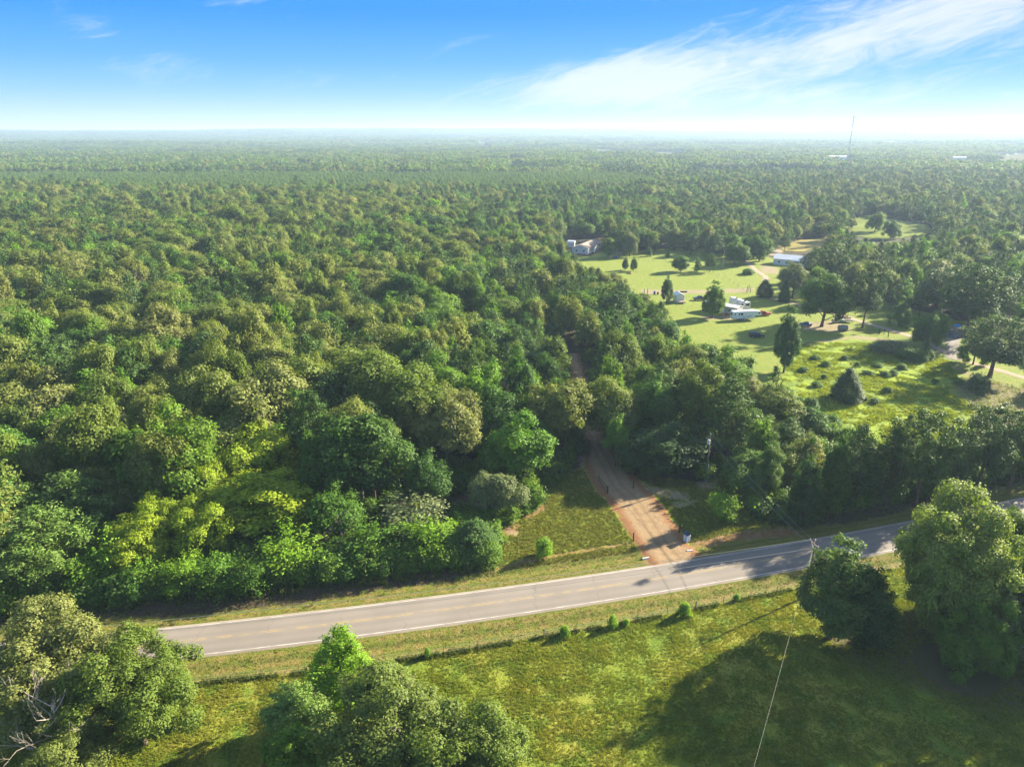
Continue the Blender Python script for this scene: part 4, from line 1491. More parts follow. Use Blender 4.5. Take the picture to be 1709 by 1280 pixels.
def where(px, py):
    if px > 1240:
        return 'right of the transformer pole, between road and meadow' if py > 690 else 'left of the tall columnar tree at the meadow'
    if px > 1090:
        return 'behind the transformer pole' if py > 620 else 'below the grassy yard with the black car'
    if px > 985:
        return 'right of the driveway gap' if py > 620 else 'in the woods below the white garden shed'
    if px > 820:
        return 'left of the driveway gap, near the lawn' if py > 640 else 'upper woods left of the driveway gap'
    if px > 640:
        return 'above the roadside thicket left of the lawn' if py > 690 else 'in the middle woods around the brownish dead crown'
    if px > 480:
        return 'right of the yellow green crowns, above the bare snag' if py > 660 else 'in the woods around the pale bare twigs'
    if px > 300:
        return 'directly behind the yellow green crowns' if py > 640 else 'high above the yellow green crowns'
    if px > 150:
        return 'around the grey forked trunk at the left' if py > 640 else 'near the leaning bare tree at the upper left'
    return 'above the soft pines at the left edge' if py > 640 else 'far up along the left edge of the woods'


for i in single:
    k = kinds[kd[i]]
    wr = where(ppx[i], ppy[i])
    sz = 'large ' if Rr[i] > 5.0 else ('small ' if Rr[i] < 3.2 else '')
    lab = sz + WHAT[k] + ' ' + wr
    lf = None
    k2 = k
    if k == 'sapling':
        k2, lf = 'hardwood', MATS['mid_fresh_leaves']
    tree(k2, P[i, 0], P[i, 1], Hh[i], Rr[i], lab, group=lab.replace('oak', 'oaks').replace('tree ', 'trees ').replace('pine ', 'pines '), leaf=lf)
rest = np.ones(len(P), bool)
rest[single] = False
FP, FH, FR, FK = [P[rest]], [Hh[rest]], [Rr[rest]], [kd[rest]]
# undergrowth trees at the wood's edges so that the dark ground does not show as a clean line
P2 = candidates(420, 1150, 8.8)
H2, R2, k2_ = stand(P2)
ok = allowed(P2[:, 0], P2[:, 1], H2, R2)
pl2 = np.array([q for q in PLACED if q[1] > 330])
d = np.min(np.hypot(P2[:, 0][:, None] - pl2[:, 0], P2[:, 1][:, None] - pl2[:, 1]), 1)
ok &= d > 5
ppx2, ppy2, _ = proj(P2[:, 0], P2[:, 1], H2 * .8)
plant = (ppx2 < 1130 - (P2[:, 1] - 800) * .3) & (P2[:, 1] > 800 + 60 * np.sin(P2[:, 0] / 160)) & (P2[:, 1] < 1120)
ok &= ~plant
FP.append(P2[ok]); FH.append(H2[ok]); FR.append(R2[ok] * 1.12); FK.append(k2_[ok])
# the planted pines: even and close
P3 = candidates(780, 1130, 5.0, .3)
px3 = proj(P3[:, 0], P3[:, 1], np.full(len(P3), 8.0))[0]
pm = (px3 < 1130 - (P3[:, 1] - 800) * .3) & (P3[:, 1] > 800 + 60 * np.sin(P3[:, 0] / 160)) & (P3[:, 1] < 1120)
P3 = P3[pm]
FP.append(P3); FH.append(rng.uniform(7.5, 12, len(P3))); FR.append(rng.uniform(2.9, 3.8, len(P3))); FK.append(np.full(len(P3), 4))
FP, FH, FR, FK = np.concatenate(FP), np.concatenate(FH), np.concatenate(FR), np.concatenate(FK)

# simpler tree shapes for the distance; every shape also stands in the wood itself
wood_coll = bpy.data.collections.new('woodland_shapes')
C.children.link(wood_coll)


def tree_shape(data, trunk, m, bark):
    v, f, l = data
    tv = np.array(trunk.v, float)
    quads_ = [q for q in trunk.f if len(q) == 4]
    V_, Q_, L_, M_ = merge([(v, f, l, 0), (tv, np.array(quads_), np.full(len(tv), .5), 1)])
    return np_mesh('woodland_tree', V_, Q_, [m, bark], L_, M_)


SH = {0: [], 1: [], 2: [], 3: [], 4: []}
shapes = []
for i in range(6):
    shapes.append((0, tree_shape(crown_broad(5.0, 15, 0.66, n=30, rl=.30, base=.25, cover=1.15, rnd=.3), trunk_mb(15, .22, 5, limbs=3, k=5), OAK, BARK), 5.0, 15))
for i in range(5):
    shapes.append((1, tree_shape(crown_broad(4.2, 13, 0.60, n=28, rl=.32, base=.12, cover=1.15, rnd=.3, tall=[.9, .5, .7, .4, 1.][i]), trunk_mb(13, .18, 4, limbs=2, k=5), GRN, BARK), 4.2, 13))
for i in range(4):
    shapes.append((2, tree_shape(crown_pine(4.0, 16, 0.62, base=.22, whorls=9, per=5, cover=1.0), trunk_mb(16, .2, 4, limbs=2, k=5, top=.95), PIN, BARKP), 4.0, 16))
for i in range(2):
    shapes.append((3, tree_shape(crown_broad(4.0, 12, 0.60, n=26, rl=.32, base=.1, cover=1.15, rnd=.3, tall=.7), trunk_mb(12, .18, 4, limbs=2, k=5), BRT if i else MATS['mid_fresh_leaves'], BARK), 4.0, 12))
for i in range(2):
    shapes.append((4, tree_shape(crown_pine(2.4, 10, 0.62, base=.1, whorls=7, per=5, prof=2, cover=.9), trunk_mb(10, .12, 2, limbs=0, k=4, top=.95), MATS['young_pine_needles'], BARKP), 2.4, 10))
for i, (k, me, r0, h0) in enumerate(shapes):
    SH[k].append(i)
sidx = np.zeros(len(FP), np.int32)
sc = np.zeros((len(FP), 3))
for i in range(len(FP)):
    j = random.choice(SH[int(FK[i])])
    sidx[i] = j
    q_ = random.uniform(.85, 1.17)
    sc[i] = (FR[i] / shapes[j][2] * q_, FR[i] / shapes[j][2] / q_, FH[i] / shapes[j][3])
FZ = terrain(FP[:, 0], FP[:, 1])


def scatter_nodes():
    ng = bpy.data.node_groups.new('scatter', 'GeometryNodeTree')
    ng.interface.new_socket('Geometry', in_out='INPUT', socket_type='NodeSocketGeometry')
    ng.interface.new_socket('Shapes', in_out='INPUT', socket_type='NodeSocketCollection')
    ng.interface.new_socket('Geometry', in_out='OUTPUT', socket_type='NodeSocketGeometry')
    N, L = ng.nodes, ng.links
    gi, go = N.new('NodeGroupInput'), N.new('NodeGroupOutput')
    ci = N.new('GeometryNodeCollectionInfo')
    ci.inputs['Separate Children'].default_value = True
    ci.inputs['Reset Children'].default_value = True
    L.new(gi.outputs['Shapes'], ci.inputs['Collection'])
    ip = N.new('GeometryNodeInstanceOnPoints')
    L.new(gi.outputs['Geometry'], ip.inputs['Points'])
    L.new(ci.outputs['Instances'], ip.inputs['Instance'])
    ip.inputs['Pick Instance'].default_value = True

    def na(nm, t):
        a = N.new('GeometryNodeInputNamedAttribute')
        a.data_type = t
        a.inputs['Name'].default_value = nm
        return a.outputs['Attribute']
    L.new(na('ix', 'INT'), ip.inputs['Instance Index'])
    L.new(na('sc', 'FLOAT_VECTOR'), ip.inputs['Scale'])
    L.new(na('ro', 'FLOAT_VECTOR'), ip.inputs['Rotation'])
    L.new(ip.outputs['Instances'], go.inputs['Geometry'])
    return ng


SCATTER = scatter_nodes()


def scatter(name, pts, rot, scl, idx, coll, label=None):
    me = bpy.data.meshes.new(name)
    me.vertices.add(len(pts))
    me.vertices.foreach_set('co', np.asarray(pts, np.float32).ravel())
    rot = np.asarray(rot, float)
    if rot.ndim == 1:
        rot = np.stack([np.zeros(len(rot)), np.zeros(len(rot)), rot], 1)
    scl = np.asarray(scl, float)
    if scl.ndim == 1:
        scl = np.repeat(scl[:, None], 3, 1)
    me.attributes.new('ix', 'INT', 'POINT').data.foreach_set('value', np.asarray(idx, np.int32))
    me.attributes.new('sc', 'FLOAT_VECTOR', 'POINT').data.foreach_set('vector', scl.astype(np.float32).ravel())
    me.attributes.new('ro', 'FLOAT_VECTOR', 'POINT').data.foreach_set('vector', rot.astype(np.float32).ravel())
    o = link(bpy.data.objects.new(name, me))
    md = o.modifiers.new('scatter', 'NODES')
    md.node_group = SCATTER
    for it in SCATTER.interface.items_tree:
        if it.name == 'Shapes':
            md[it.identifier] = coll
    o['kind'] = 'stuff'
    if label:
        o['label'] = label
    return o


# the shapes themselves stand at the first places where they are used
used = np.zeros(len(FP), bool)
for j, (k, me, r0, h0) in enumerate(shapes):
    cand = np.where(sidx == j)[0]
    c = cand[len(cand) // 2]
    used[c] = True
    o = bpy.data.objects.new('woodland_tree', me)
    wood_coll.objects.link(o)
    o.location = (FP[c, 0], FP[c, 1], FZ[c])
    o.rotation_euler = (0, 0, random.uniform(0, 6))
    o.scale = sc[c]
    o['kind'] = 'stuff'
keep = ~used
scatter('woodland', np.stack([FP[:, 0], FP[:, 1], FZ], 1)[keep], rng.uniform(0, 6.28, keep.sum()), sc[keep], sidx[keep], wood_coll, 'the mass of trees filling the middle distance')

# far woods: patches of many small crowns
patch_coll = bpy.data.collections.new('far_wood_patches')
C.children.link(patch_coll)
PS = 64.0


def wood_patch(n, r, h, leaf, pine=False, seed=0):
    Cs, Ns, Sz, M = [], [], [], []
    parts = []
    m = int(math.sqrt(n))
    for i in range(m):
        for j in range(m):
            x = (i + .5 + rng.uniform(-.4, .4)) / m * PS - PS / 2
            y = (j + .5 + rng.uniform(-.4, .4)) / m * PS - PS / 2
            rr = r * rng.uniform(.7, 1.3)
            hh = h * rng.uniform(.75, 1.2)
            q = 7
            lc = np.stack([rng.normal(size=q) * rr * .42, rng.normal(size=q) * rr * .42, hh * (.62 + .3 * rng.random(q))], 1)
            lc[0] = (0, 0, hh * .78)
            ll = rr * rng.uniform(.4, .62, q)
            k = 15
            cc = np.repeat(lc, k, 0)
            d = rdir(q * k)
            d[:, 2] = np.abs(d[:, 2]) * 1.1 - .25
            d = unit(d)
            p = cc + d * np.repeat(ll, k)[:, None]
            nn = d + rdir(q * k) * .35
            Cs.append(p + np.array([x, y, 0]))
            Ns.append(nn)
            Sz.append(leaf * rr / r * rng.uniform(.8, 1.2, q * k))
            M.append(np.full(q * k, (2 if pine else rng.choice([0, 0, 0, 1, 1, 2]))))
    c, nn, s_, mi = map(np.concatenate, (Cs, Ns, Sz, M))
    v, f, l = leaf_quads(c, nn, s_, .8)
    # closed understorey below the crowns
    g_ = 9
    gxs = np.linspace(-PS / 2, PS / 2, g_)
    bx, by = np.meshgrid(gxs, gxs)
    bz = h * .45 + rng.uniform(-1, 1, bx.shape) * h * .1
    bz[0, :] = bz[-1, :] = bz[:, 0] = bz[:, -1] = 0.2
    bi = np.arange(g_ * g_).reshape(g_, g_)
    bq = np.stack([bi[:-1, :-1], bi[:-1, 1:], bi[1:, 1:], bi[1:, :-1]], -1).reshape(-1, 4)
    bv = np.stack([bx.ravel(), by.ravel(), bz.ravel()], 1)
    V_ = np.concatenate([v, bv])
    Q_ = np.concatenate([f, bq + len(v)])
    return np_mesh('far_wood', V_, Q_, [OAK, GRN, PIN], np.concatenate([l, np.full(len(bv), .15)]), np.concatenate([mi, np.ones(len(bq))]))


patches = [wood_patch(64, 4.9, 14, 2.0) for _ in range(5)] + [wood_patch(121, 3.2, 13, 1.5, True) for _ in range(2)]
cp = []
y = 1130.0
while y < 12500:
    st = PS * (1.0 if y < 3200 else 1.7 if y < 6500 else 2.6) * .93
    half = .755 * y * CP * 1.2 + 120
    xs = np.arange(-half, half, st)
    cp.append(np.stack([xs + rng.uniform(-.1, .1, len(xs)) * st, np.full(len(xs), y), np.full(len(xs), st / PS / .93)], 1))
    y += st
cp = np.concatenate(cp)
px_, py_, _ = proj(cp[:, 0], cp[:, 1], terrain(cp[:, 0], cp[:, 1]) + 6)
okp = np.ones(len(cp), bool)
for nm, poly, col in FIELDS:
    gpoly = gp(poly)
    near_ = cp[:, 1] < 6000
    dgs = signed(cp[:, 0], cp[:, 1], gpoly)
    okp &= ~(dgs > -PS * .35)
    okp &= ~in_poly(px_, py_, poly)
    okp &= ~in_poly(px_, proj(cp[:, 0], cp[:, 1], np.full(len(cp), 13.0))[1], poly)
# a few clearings and hedged gaps elsewhere
nzv = np.array([mnoise.noise(Vector((a / 520, b / 520, 4.4))) for a, b in cp[:, :2]])
thr = np.where(cp[:, 0] > 250, .30, .46)
clr = okp & (nzv >= thr)
okp &= nzv < thr
for q_, (lo_, hi_) in enumerate(((-1, 0), (0, 1))):
    mb = MB()
    for (x, y, k_), nv in zip(cp[clr], nzv[clr]):
        if (mnoise.noise(Vector((x / 300, y / 300, 8))) > 0) != bool(q_):
            continue
        a = PS * k_ * .56
        mb.face([(x + i * a, y + j * a, float(terrain(x + i * a, y + j * a)) + .4) for i, j in ((-1, -1), (1, -1), (1, 1), (-1, 1))])
    if mb.f:
        tag(mb.obj('field', mat('far_field_' + 'ab'[q_], ((.12, .15, .045), (.15, .14, .07))[q_], .95, spec=0.0, var=.3, scale=.01)), kind='structure')
cp = cp[okp]
nzv = nzv[okp]
pi_ = np.array([random.randrange(5) if random.random() > .16 + .5 * (nzv[i] < -.25) else 5 + random.randrange(2) for i in range(len(cp))])
cz = terrain(cp[:, 0], cp[:, 1])
pk = np.ones(len(cp), bool)
for j, me in enumerate(patches):
    c = np.where((pi_ == j) & (cp[:, 1] < 3000))[0]
    c = c[len(c) // 2]
    pk[c] = False
    o = bpy.data.objects.new('far_wood', me)
    patch_coll.objects.link(o)
    o.location = (cp[c, 0], cp[c, 1], cz[c])
    o['kind'] = 'stuff'
zs_ = rng.uniform(.82, 1.22, len(cp)) * np.where(cp[:, 1] > 3200, 1.25, 1.0)
scatter('distant_woods', np.stack([cp[:, 0], cp[:, 1], cz], 1)[pk], (rng.integers(0, 4, len(cp)) * PI / 2)[pk], np.stack([cp[:, 2] * 1.06, cp[:, 2] * 1.06, zs_], 1)[pk], pi_[pk], patch_coll,
        'woods reaching to the horizon')

# ------------------------------------------------------------------ grass and weeds
def herb_mat(name, base, alts, trans=.3):
    m = bpy.data.materials.new(name)
    m.use_nodes = True
    t = NT(m.node_tree)
    out = t.n('ShaderNodeOutputMaterial')
    pos = t.n('ShaderNodeNewGeometry').outputs['Position']
    lr = attr(t, 'lr')
    rn = t.n('ShaderNodeObjectInfo').outputs['Random']
    k = len(alts)
    tint = t.ramp(t.m('FRACT', t.m('MULTIPLY', rn, 7.3)), [(i / max(1, k - 1), s) for i, s in enumerate(alts)])
    c = t.mix(0.45, grass_color(t, pos), tint) if base else tint
    v = t.m('ADD', 0.78, t.m('MULTIPLY', lr, 0.5))
    c = t.n('ShaderNodeHueSaturation', {'Value': v, 'Color': c}).outputs[0]
    p = t.n('ShaderNodeBsdfPrincipled', {'Base Color': c, 'Roughness': 0.7, 'Specular IOR Level': 0.15})
    tr = t.n('ShaderNodeBsdfTranslucent', {'Color': t.mix(1.0, c, (1.2, 1.2, .6), 'MULTIPLY')})
    t.put(out.inputs[0], t.n('ShaderNodeMixShader', {0: trans, 1: p, 2: tr}))
    return m


HERB = herb_mat('pasture_grass', True, [(0.20, 0.26, 0.022), (0.285, 0.275, 0.038), (0.15, 0.215, 0.018), (0.30, 0.25, 0.072), (0.22, 0.275, 0.022)])
HERBM = herb_mat('mown_grass', False, [(0.17, 0.175, 0.026), (0.13, 0.16, 0.022), (0.215, 0.175, 0.048)])
WEED = herb_mat('meadow_weeds', False, [(0.26, 0.31, 0.014), (0.21, 0.28, 0.016), (0.30, 0.31, 0.02), (0.14, 0.21, 0.018)], .35)
RANK = herb_mat('rank_weeds', False, [(0.07, 0.115, 0.018), (0.10, 0.14, 0.022), (0.15, 0.15, 0.05), (0.055, 0.10, 0.016)], .3)
herb_coll = bpy.data.collections.new('herb_shapes')
C.children.link(herb_coll)
herb_sets = {}


def tuft(k, rad, hgt, size, aspect, up):
    d = rdir(k)
    d[:, 2] = np.abs(d[:, 2])
    c = d * np.array([rad, rad, hgt]) * rng.uniform(.3, 1, (k, 1))
    c[:, 2] += .02
    al = d * .6 + np.array([0, 0, up])
    nn = np.cross(al, rdir(k)) + d * .4
    return leaf_quads(c, nn, size * rng.uniform(.6, 1.3, k), aspect, .1, along=al)


def herb_set(name, m, specs, spots):
    co = bpy.data.collections.new(name)
    herb_coll.children.link(co)
    for sp, (x, y) in zip(specs, spots):
        v, f, l = tuft(*sp)
        o = bpy.data.objects.new(name, np_mesh(name, v, f, [m], l))
        co.objects.link(o)
        o.location = (x, y, float(terrain(x, y)))
        o['kind'] = 'stuff'
    herb_sets[name] = (co, len(specs))


def spread(n, box, test):
    """random spots of a region of the ground inside the view"""
    X = rng.uniform(box[0], box[1], n)
    Y_ = rng.uniform(box[2], box[3], n)
    px, py, _ = proj(X, Y_, np.zeros(n))
    ok = (px > -40) & (px < 1750) & (py < 1310) & test(X, Y_)
    return X[ok], Y_[ok]


def sow(name, setname, X, Y_, s0, s1, label, tall=1.0, s=None):
    n = len(X)
    Z = terrain(X, Y_)
    s = rng.uniform(s0, s1, n) if s is None else s
    co, k = herb_sets[setname]
    scatter(name, np.stack([X, Y_, Z], 1), rng.uniform(0, 6.28, n), np.stack([s, s, s * tall * rng.uniform(.7, 1.3, n)], 1), rng.integers(0, k, n), co, label)


def clear_of(X, Y_, m=0.4):
    ok = np.abs(road_off(X, Y_)) > E + m
    near_ = seg_dist(X, Y_, drive_mid)
    wd = np.interp(Y_, [p[1] for p in drive_mid], [w_ / 2 for w_ in wds])
    return ok & (near_ > wd + .1)


h1, h2, h3 = at(1000, 1150), at(900, 1010), at(1450, 640)
herb_set('grass_tuft', HERB, [(13, .24, .16, .20, .30, .9)] * 3, [at(700, 1130), at(1000, 1150), at(1180, 1120)])
herb_set('mown_tuft', HERBM, [(10, .20, .07, .13, .34, .6)] * 2, [at(900, 1045), at(1100, 1000)])
herb_set('meadow_weed', WEED, [(22, .42, .34, .34, .5, .5)] * 3, [at(1400, 640), at(1450, 680), at(1500, 640)])
herb_set('rank_weed', RANK, [(26, .36, .62, .34, .34, 1.1)] * 3, [at(520, 1010), at(640, 990), at(1040, 1040)])

op = open_near
X, Y_ = spread(190000, (-60, 75, 50, 106), lambda x, y: (y < fence_y(x)) & (np.hypot(x - 57, y - 74) > 5))
nzg = np.array([mnoise.noise(Vector((a / 2.6, b / 2.6, 1.0))) + .6 * mnoise.noise(Vector((a / 9, b / 9, 5.0))) for a, b in zip(X, Y_)])
k_ = nzg > -.45 + .5 * rng.random(len(X)) - .35
X, Y_, nzg = X[k_], Y_[k_], nzg[k_]
sow('pasture', 'grass_tuft', X, Y_, .6, 1.2, 'rough pasture grass this side of the fence', s=.55 + .45 * np.clip(nzg + .5, 0, 1.4) + rng.uniform(-.1, .15, len(X)))
X, Y_ = spread(60000, (-75, 110, 60, 130), lambda x, y: (y > fence_y(x)) & (road_off(x, y) < 8.5) & clear_of(x, y))
sow('mown_verge', 'mown_tuft', X, Y_, .7, 1.2, 'mown grass along both sides of the road')
lawn_px = gp([(820, 950), (826, 900), (900, 842), (925, 800), (985, 778), (1165, 805), (1240, 800), (1262, 860), (1300, 900), (1180, 928)])
X, Y_ = spread(60000, (-10, 70, 95, 135), lambda x, y: in_poly(x, y, lawn_px) & (road_off(x, y) > 8) & clear_of(x, y) & (mask_pts(x, y) < -.1))if False else spread(60000, (-10, 70, 95, 135), lambda x, y: in_poly(x, y, lawn_px) & (road_off(x, y) > 8) & clear_of(x, y))
bad = np.zeros(len(X), bool)
for p in red_near + sand_near:
    bad |= in_poly(X, Y_, p) & (rng.random(len(X)) < .88)
sow('lawn_grass', 'mown_tuft', X[~bad], Y_[~bad], 1.0, 1.7, 'mown lawn beside the dirt driveway', tall=1.3)
X, Y_ = spread(42000, (60, 170, 130, 225), lambda x, y: in_poly(x, y, meadow))
nzg = np.array([mnoise.noise(Vector((a / 3.5, b / 3.5, 2.0))) + .8 * mnoise.noise(Vector((a / 12, b / 12, 8.0))) for a, b in zip(X, Y_)])
k_ = nzg > -.25
X, Y_, nzg = X[k_], Y_[k_], nzg[k_]
sow('weedy_meadow', 'meadow_weed', X, Y_, .5, 1, 'yellow green weeds covering the meadow', s=.55 + .75 * np.clip(nzg + .2, 0, 1.3))
X, Y_ = spread(9000, (100, 190, 150, 215), lambda x, y: in_poly(x, y, dry_field))
sow('dry_grass', 'grass_tuft', X, Y_, .9, 1.7, 'dry grass at the right of the meadow')
# tall weeds: the fence line and the foot of the woods
xs = rng.uniform(-58, 60, 5200)
dens = np.array([mnoise.noise(Vector((a / 3.0, 0, 7.0))) for a in xs])
xs = xs[dens > -.12]
ysf = fence_y(xs) + rng.normal(size=len(xs)) * .30 - .12
sow('fence_weeds', 'rank_weed', xs, ysf, .25, .62, 'strip of tall weeds growing along the pasture fence')
X, Y_ = spread(70000, (-100, 110, 70, 150), lambda x, y: (road_off(x, y) > 8.2) & (road_off(x, y) < 15) & ~in_poly(x, y, lawn_px) & clear_of(x, y, 4))
sow('roadside_weeds', 'rank_weed', X[::2], Y_[::2], .6, 1.4, 'rank weeds between the far road edge and the trees')
# undergrowth at the foot of the woods
under_coll = bpy.data.collections.new('undergrowth_shapes')
C.children.link(under_coll)
herb_sets['undergrowth'] = (under_coll, 3)
X, Y_ = spread(16000, (-110, 150, 85, 215), lambda x, y: (road_off(x, y) > 13.5) & ~in_poly(x, y, lawn_px) & ~in_poly(x, y, meadow) & ~in_poly(x, y, yard) & (seg_dist(x, y, DRIVE) > 3.6))
ppx_, ppy_, _ = proj(X, Y_, np.full(len(X), 1.5))
for sp in SEEN[:3]:
    k_ = ~in_poly(ppx_, ppy_, sp)
    X, Y_, ppx_, ppy_ = X[k_], Y_[k_], ppx_[k_], ppy_[k_]
nz_ = np.array([mnoise.noise(Vector((a / 11, b / 11, 3.0))) for a, b in zip(X, Y_)])
k_ = nz_ > -.05
X, Y_ = X[k_][:3600], Y_[k_][:3600]
xe, ye = spread(26000, (-110, 120, 70, 150), lambda x, y: (road_off(x, y) > 10.6) & (road_off(x, y) < 21) & ~in_poly(x, y, lawn_px) & clear_of(x, y, 4) & ((x < -3) | (x > 43)))
X, Y_ = np.concatenate([X, xe[:2300]]), np.concatenate([Y_, ye[:2300]])
for j in range(3):
    v, f, l = crown_broad(1.3, 2.4, .36, n=14, rl=.42, base=-.15, cover=.9, rnd=.35, up=.5)
    o = bpy.data.objects.new('undergrowth', np_mesh('undergrowth', v, f, [GRN], l))
    under_coll.objects.link(o)
    o.location = (X[j], Y_[j], 0)
    o['kind'] = 'stuff'
sow('undergrowth_mass', 'undergrowth', X[3:], Y_[3:], .5, 1.35, 'brush filling the floor of the woods')

# ------------------------------------------------------------------ small structures
WHITE = mat('white_siding', (0.62, 0.63, 0.64), 0.5, var=.06, scale=1.5)
WROOF = mat('white_metal_roof', (0.70, 0.70, 0.70), 0.35, var=.05, scale=1)
TANROOF = mat('tan_shingles', (0.235, 0.185, 0.155), 0.9, var=.15, scale=6)
DARK = mat('dark_glass', (0.02, 0.025, 0.03), 0.12, spec=.6)
GREYS = mat('grey_siding', (0.25, 0.245, 0.235), .7, var=.08)
BRICKS = mat('brown_skirting', (0.13, 0.09, 0.07), .8)
TIRE = mat('tyre_rubber', (0.02, 0.02, 0.02), .8)
RIM = mat('wheel_rim', (0.5, 0.5, 0.5), .35, metal=.6)
CREAM = mat('camper_cream', (0.62, 0.60, 0.57), .4)
BLACKP = mat('black_post', (0.012, 0.011, 0.012), .7)
POLEW = mat('pole_wood', (0.16, 0.125, 0.10), .85, var=.25, scale=5, bump=.4)
STEEL = mat('galvanised_steel', (0.35, 0.36, 0.38), .4, metal=.7)
WIRE = mat('wire', (0.22, 0.22, 0.21), .6)
RUST = mat('rusty_steel', (0.13, 0.07, 0.045), .85, var=.3, scale=8)
CONC = mat('concrete', (0.42, 0.41, 0.39), .85, var=.1)


def wall_box(root, name, x0, x1, y0, y1, z0, z1, m):
    return MB().box(((x0 + x1) / 2, (y0 + y1) / 2, (z0 + z1) / 2), (x1 - x0, y1 - y0, z1 - z0)).obj(name, m, root)


def gable_roof(root, x0, x1, y0, y1, z, rise, m, over=.35, th=.12, along='x', ribs=None):
    """two slopes with thickness; ridge along x or y"""
    mb = MB()
    x0, x1, y0, y1 = x0 - over, x1 + over, y0 - over, y1 + over
    if along == 'x':
        ym = (y0 + y1) / 2
        prof = [(y0, z), (ym, z + rise), (y1, z), (y1, z + th), (ym, z + rise + th), (y0, z + th)]
        b = len(mb.v)
        mb.v += [(x0, p[0], p[1]) for p in prof] + [(x1, p[0], p[1]) for p in prof]
    else:
        xm = (x0 + x1) / 2
        prof = [(x0, z), (xm, z + rise), (x1, z), (x1, z + th), (xm, z + rise + th), (x0, z + th)]
        mb.v += [(p[0], y0, p[1]) for p in prof] + [(p[0], y1, p[1]) for p in prof]
    n_ = 6
    mb.f += [(0, 1, 4, 5), (1, 2, 3, 4), (n_, n_ + 5, n_ + 4, n_ + 1), (n_ + 1, n_ + 4, n_ + 3, n_ + 2)]
    mb.mi += [0] * 4
    for i in range(6):
        j = (i + 1) % 6
        mb.f.append((i, j, n_ + j, n_ + i))
        mb.mi.append(0)
    return mb.obj('roof', m, root)


def gable_wall(root, x, y0, y1, z, rise, m, along='x'):
    """triangle closing the roof space, 0.1 thick"""
    mb = MB()
    if along == 'x':
        tri = [(y0, z), (y1, z), ((y0 + y1) / 2, z + rise)]
        mb.v += [(x - .05, a, b) for a, b in tri] + [(x + .05, a, b) for a, b in tri]
    else:
        tri = [(y0, z), (y1, z), ((y0 + y1) / 2, z + rise)]
        mb.v += [(a, x - .05, b) for a, b in tri] + [(a, x + .05, b) for a, b in tri]
    mb.f += [(0, 1, 2), (3, 5, 4), (0, 3, 4, 1), (1, 4, 5, 2), (2, 5, 3, 0)]
    mb.mi += [0] * 5
    return mb.obj('gable', m, root)


def window(root, x, y, z, w_, h_, face, wall_t=0.03):
    """framed window standing proud of a wall; face = outward direction"""
    d = {'-y': (w_, .06, h_), '+y': (w_, .06, h_), '-x': (.06, w_, h_), '+x': (.06, w_, h_)}[face]
    o = {'-y': (0, -.03, 0), '+y': (0, .03, 0), '-x': (-.03, 0, 0), '+x': (.03, 0, 0)}[face]
    fr = MB().box((x + o[0], y + o[1], z), d).obj('window', WHITE, root)
    d2 = tuple(v - .16 if v > .1 else v for v in d)
    MB().box((x + o[0] * 1.5, y + o[1] * 1.5, z), d2).obj('pane', DARK, fr)
    return fr


def place(px, py, ang, name, label, cat):
    x, y = at(px, py)
    return empty(name, (x, y, 0), ang, label, cat)


# beige roofed manufactured house: near corner, long side runs away from us
a = at(981, 424.5)
b_ = at(1006, 412.5)
ang = math.atan2(b_[1] - a[1], b_[0] - a[0])
h = empty('house', (a[0], a[1], 0), ang, 'long house with tan shingle roof and white walls, farthest at the wood edge', 'house')
Lh, Wh = 25.0, 9.5
wall_box(h, 'wall', 0, Lh, 0, Wh, 0, 3.0, WHITE)
gable_roof(h, 0, Lh, 0, Wh, 3.0, 1.9, TANROOF, along='x')
gable_wall(h, .06, 0, Wh, 3.0, 1.8, WHITE)
gable_wall(h, Lh - .06, 0, Wh, 3.0, 1.8, WHITE)
wall_box(h, 'porch_bay', 7.5, 12.5, -1.3, -.02, 0, 2.95, WHITE)
pr = MB()
pr.v += [(7.1, -1.6, 3.0), (10, -1.6, 4.5), (12.9, -1.6, 3.0), (7.1, 3.0, 3.0), (10, 3.0, 4.55), (12.9, 3.0, 3.0)]
pr.f += [(0, 1, 4, 3), (1, 2, 5, 4), (0, 2, 1), (3, 4, 5), (0, 3, 5, 2)]
pr.mi += [0] * 5
o = pr.obj('dormer_roof', TANROOF, h)
for wx in (2.5, 5.5, 15.5, 19, 22.5):
    window(h, wx, 0, 1.7, 1.2, 1.1, '-y')
for wy in (2.4, 6.8):
    window(h, 0, wy, 1.7, 1.1, 1.1, '-x')
MB().box((17.2, -.04, 1.05), (.95, .08, 2.1)).obj('door', mat('white_door', (.55, .55, .53), .5), h)
for vx in (4, 8, 14, 19):
    MB().tube([(vx, 2.6, 3.9), (vx, 2.6, 4.6)], .12, 6).obj('roof_vent', WHITE, h)
MB().box((13.8, -2.0, .35), (3.0, 1.6, .7)).obj('front_steps', mat('reddish_deck', (.30, .12, .07), .8), h)
sx, sy = at(953.5, 412)
sh = empty('garden_shed', (sx, sy, 0), ang + .2, 'little white barn roofed shed left of the tan roofed house', 'shed')
wall_box(sh, 'wall', -1.6, 1.6, -2, 2, 0, 2.5, WHITE)
gb = MB()
gb.prism([(-1.8, 2.4), (1.8, 2.4), (1.35, 3.4), (0, 3.95), (-1.35, 3.4)], -2.2, 2.2).obj('roof', WROOF, sh)
MB().box((0, -2.04, 1.05), (1.3, .07, 1.9)).obj('door', GREYS, sh)

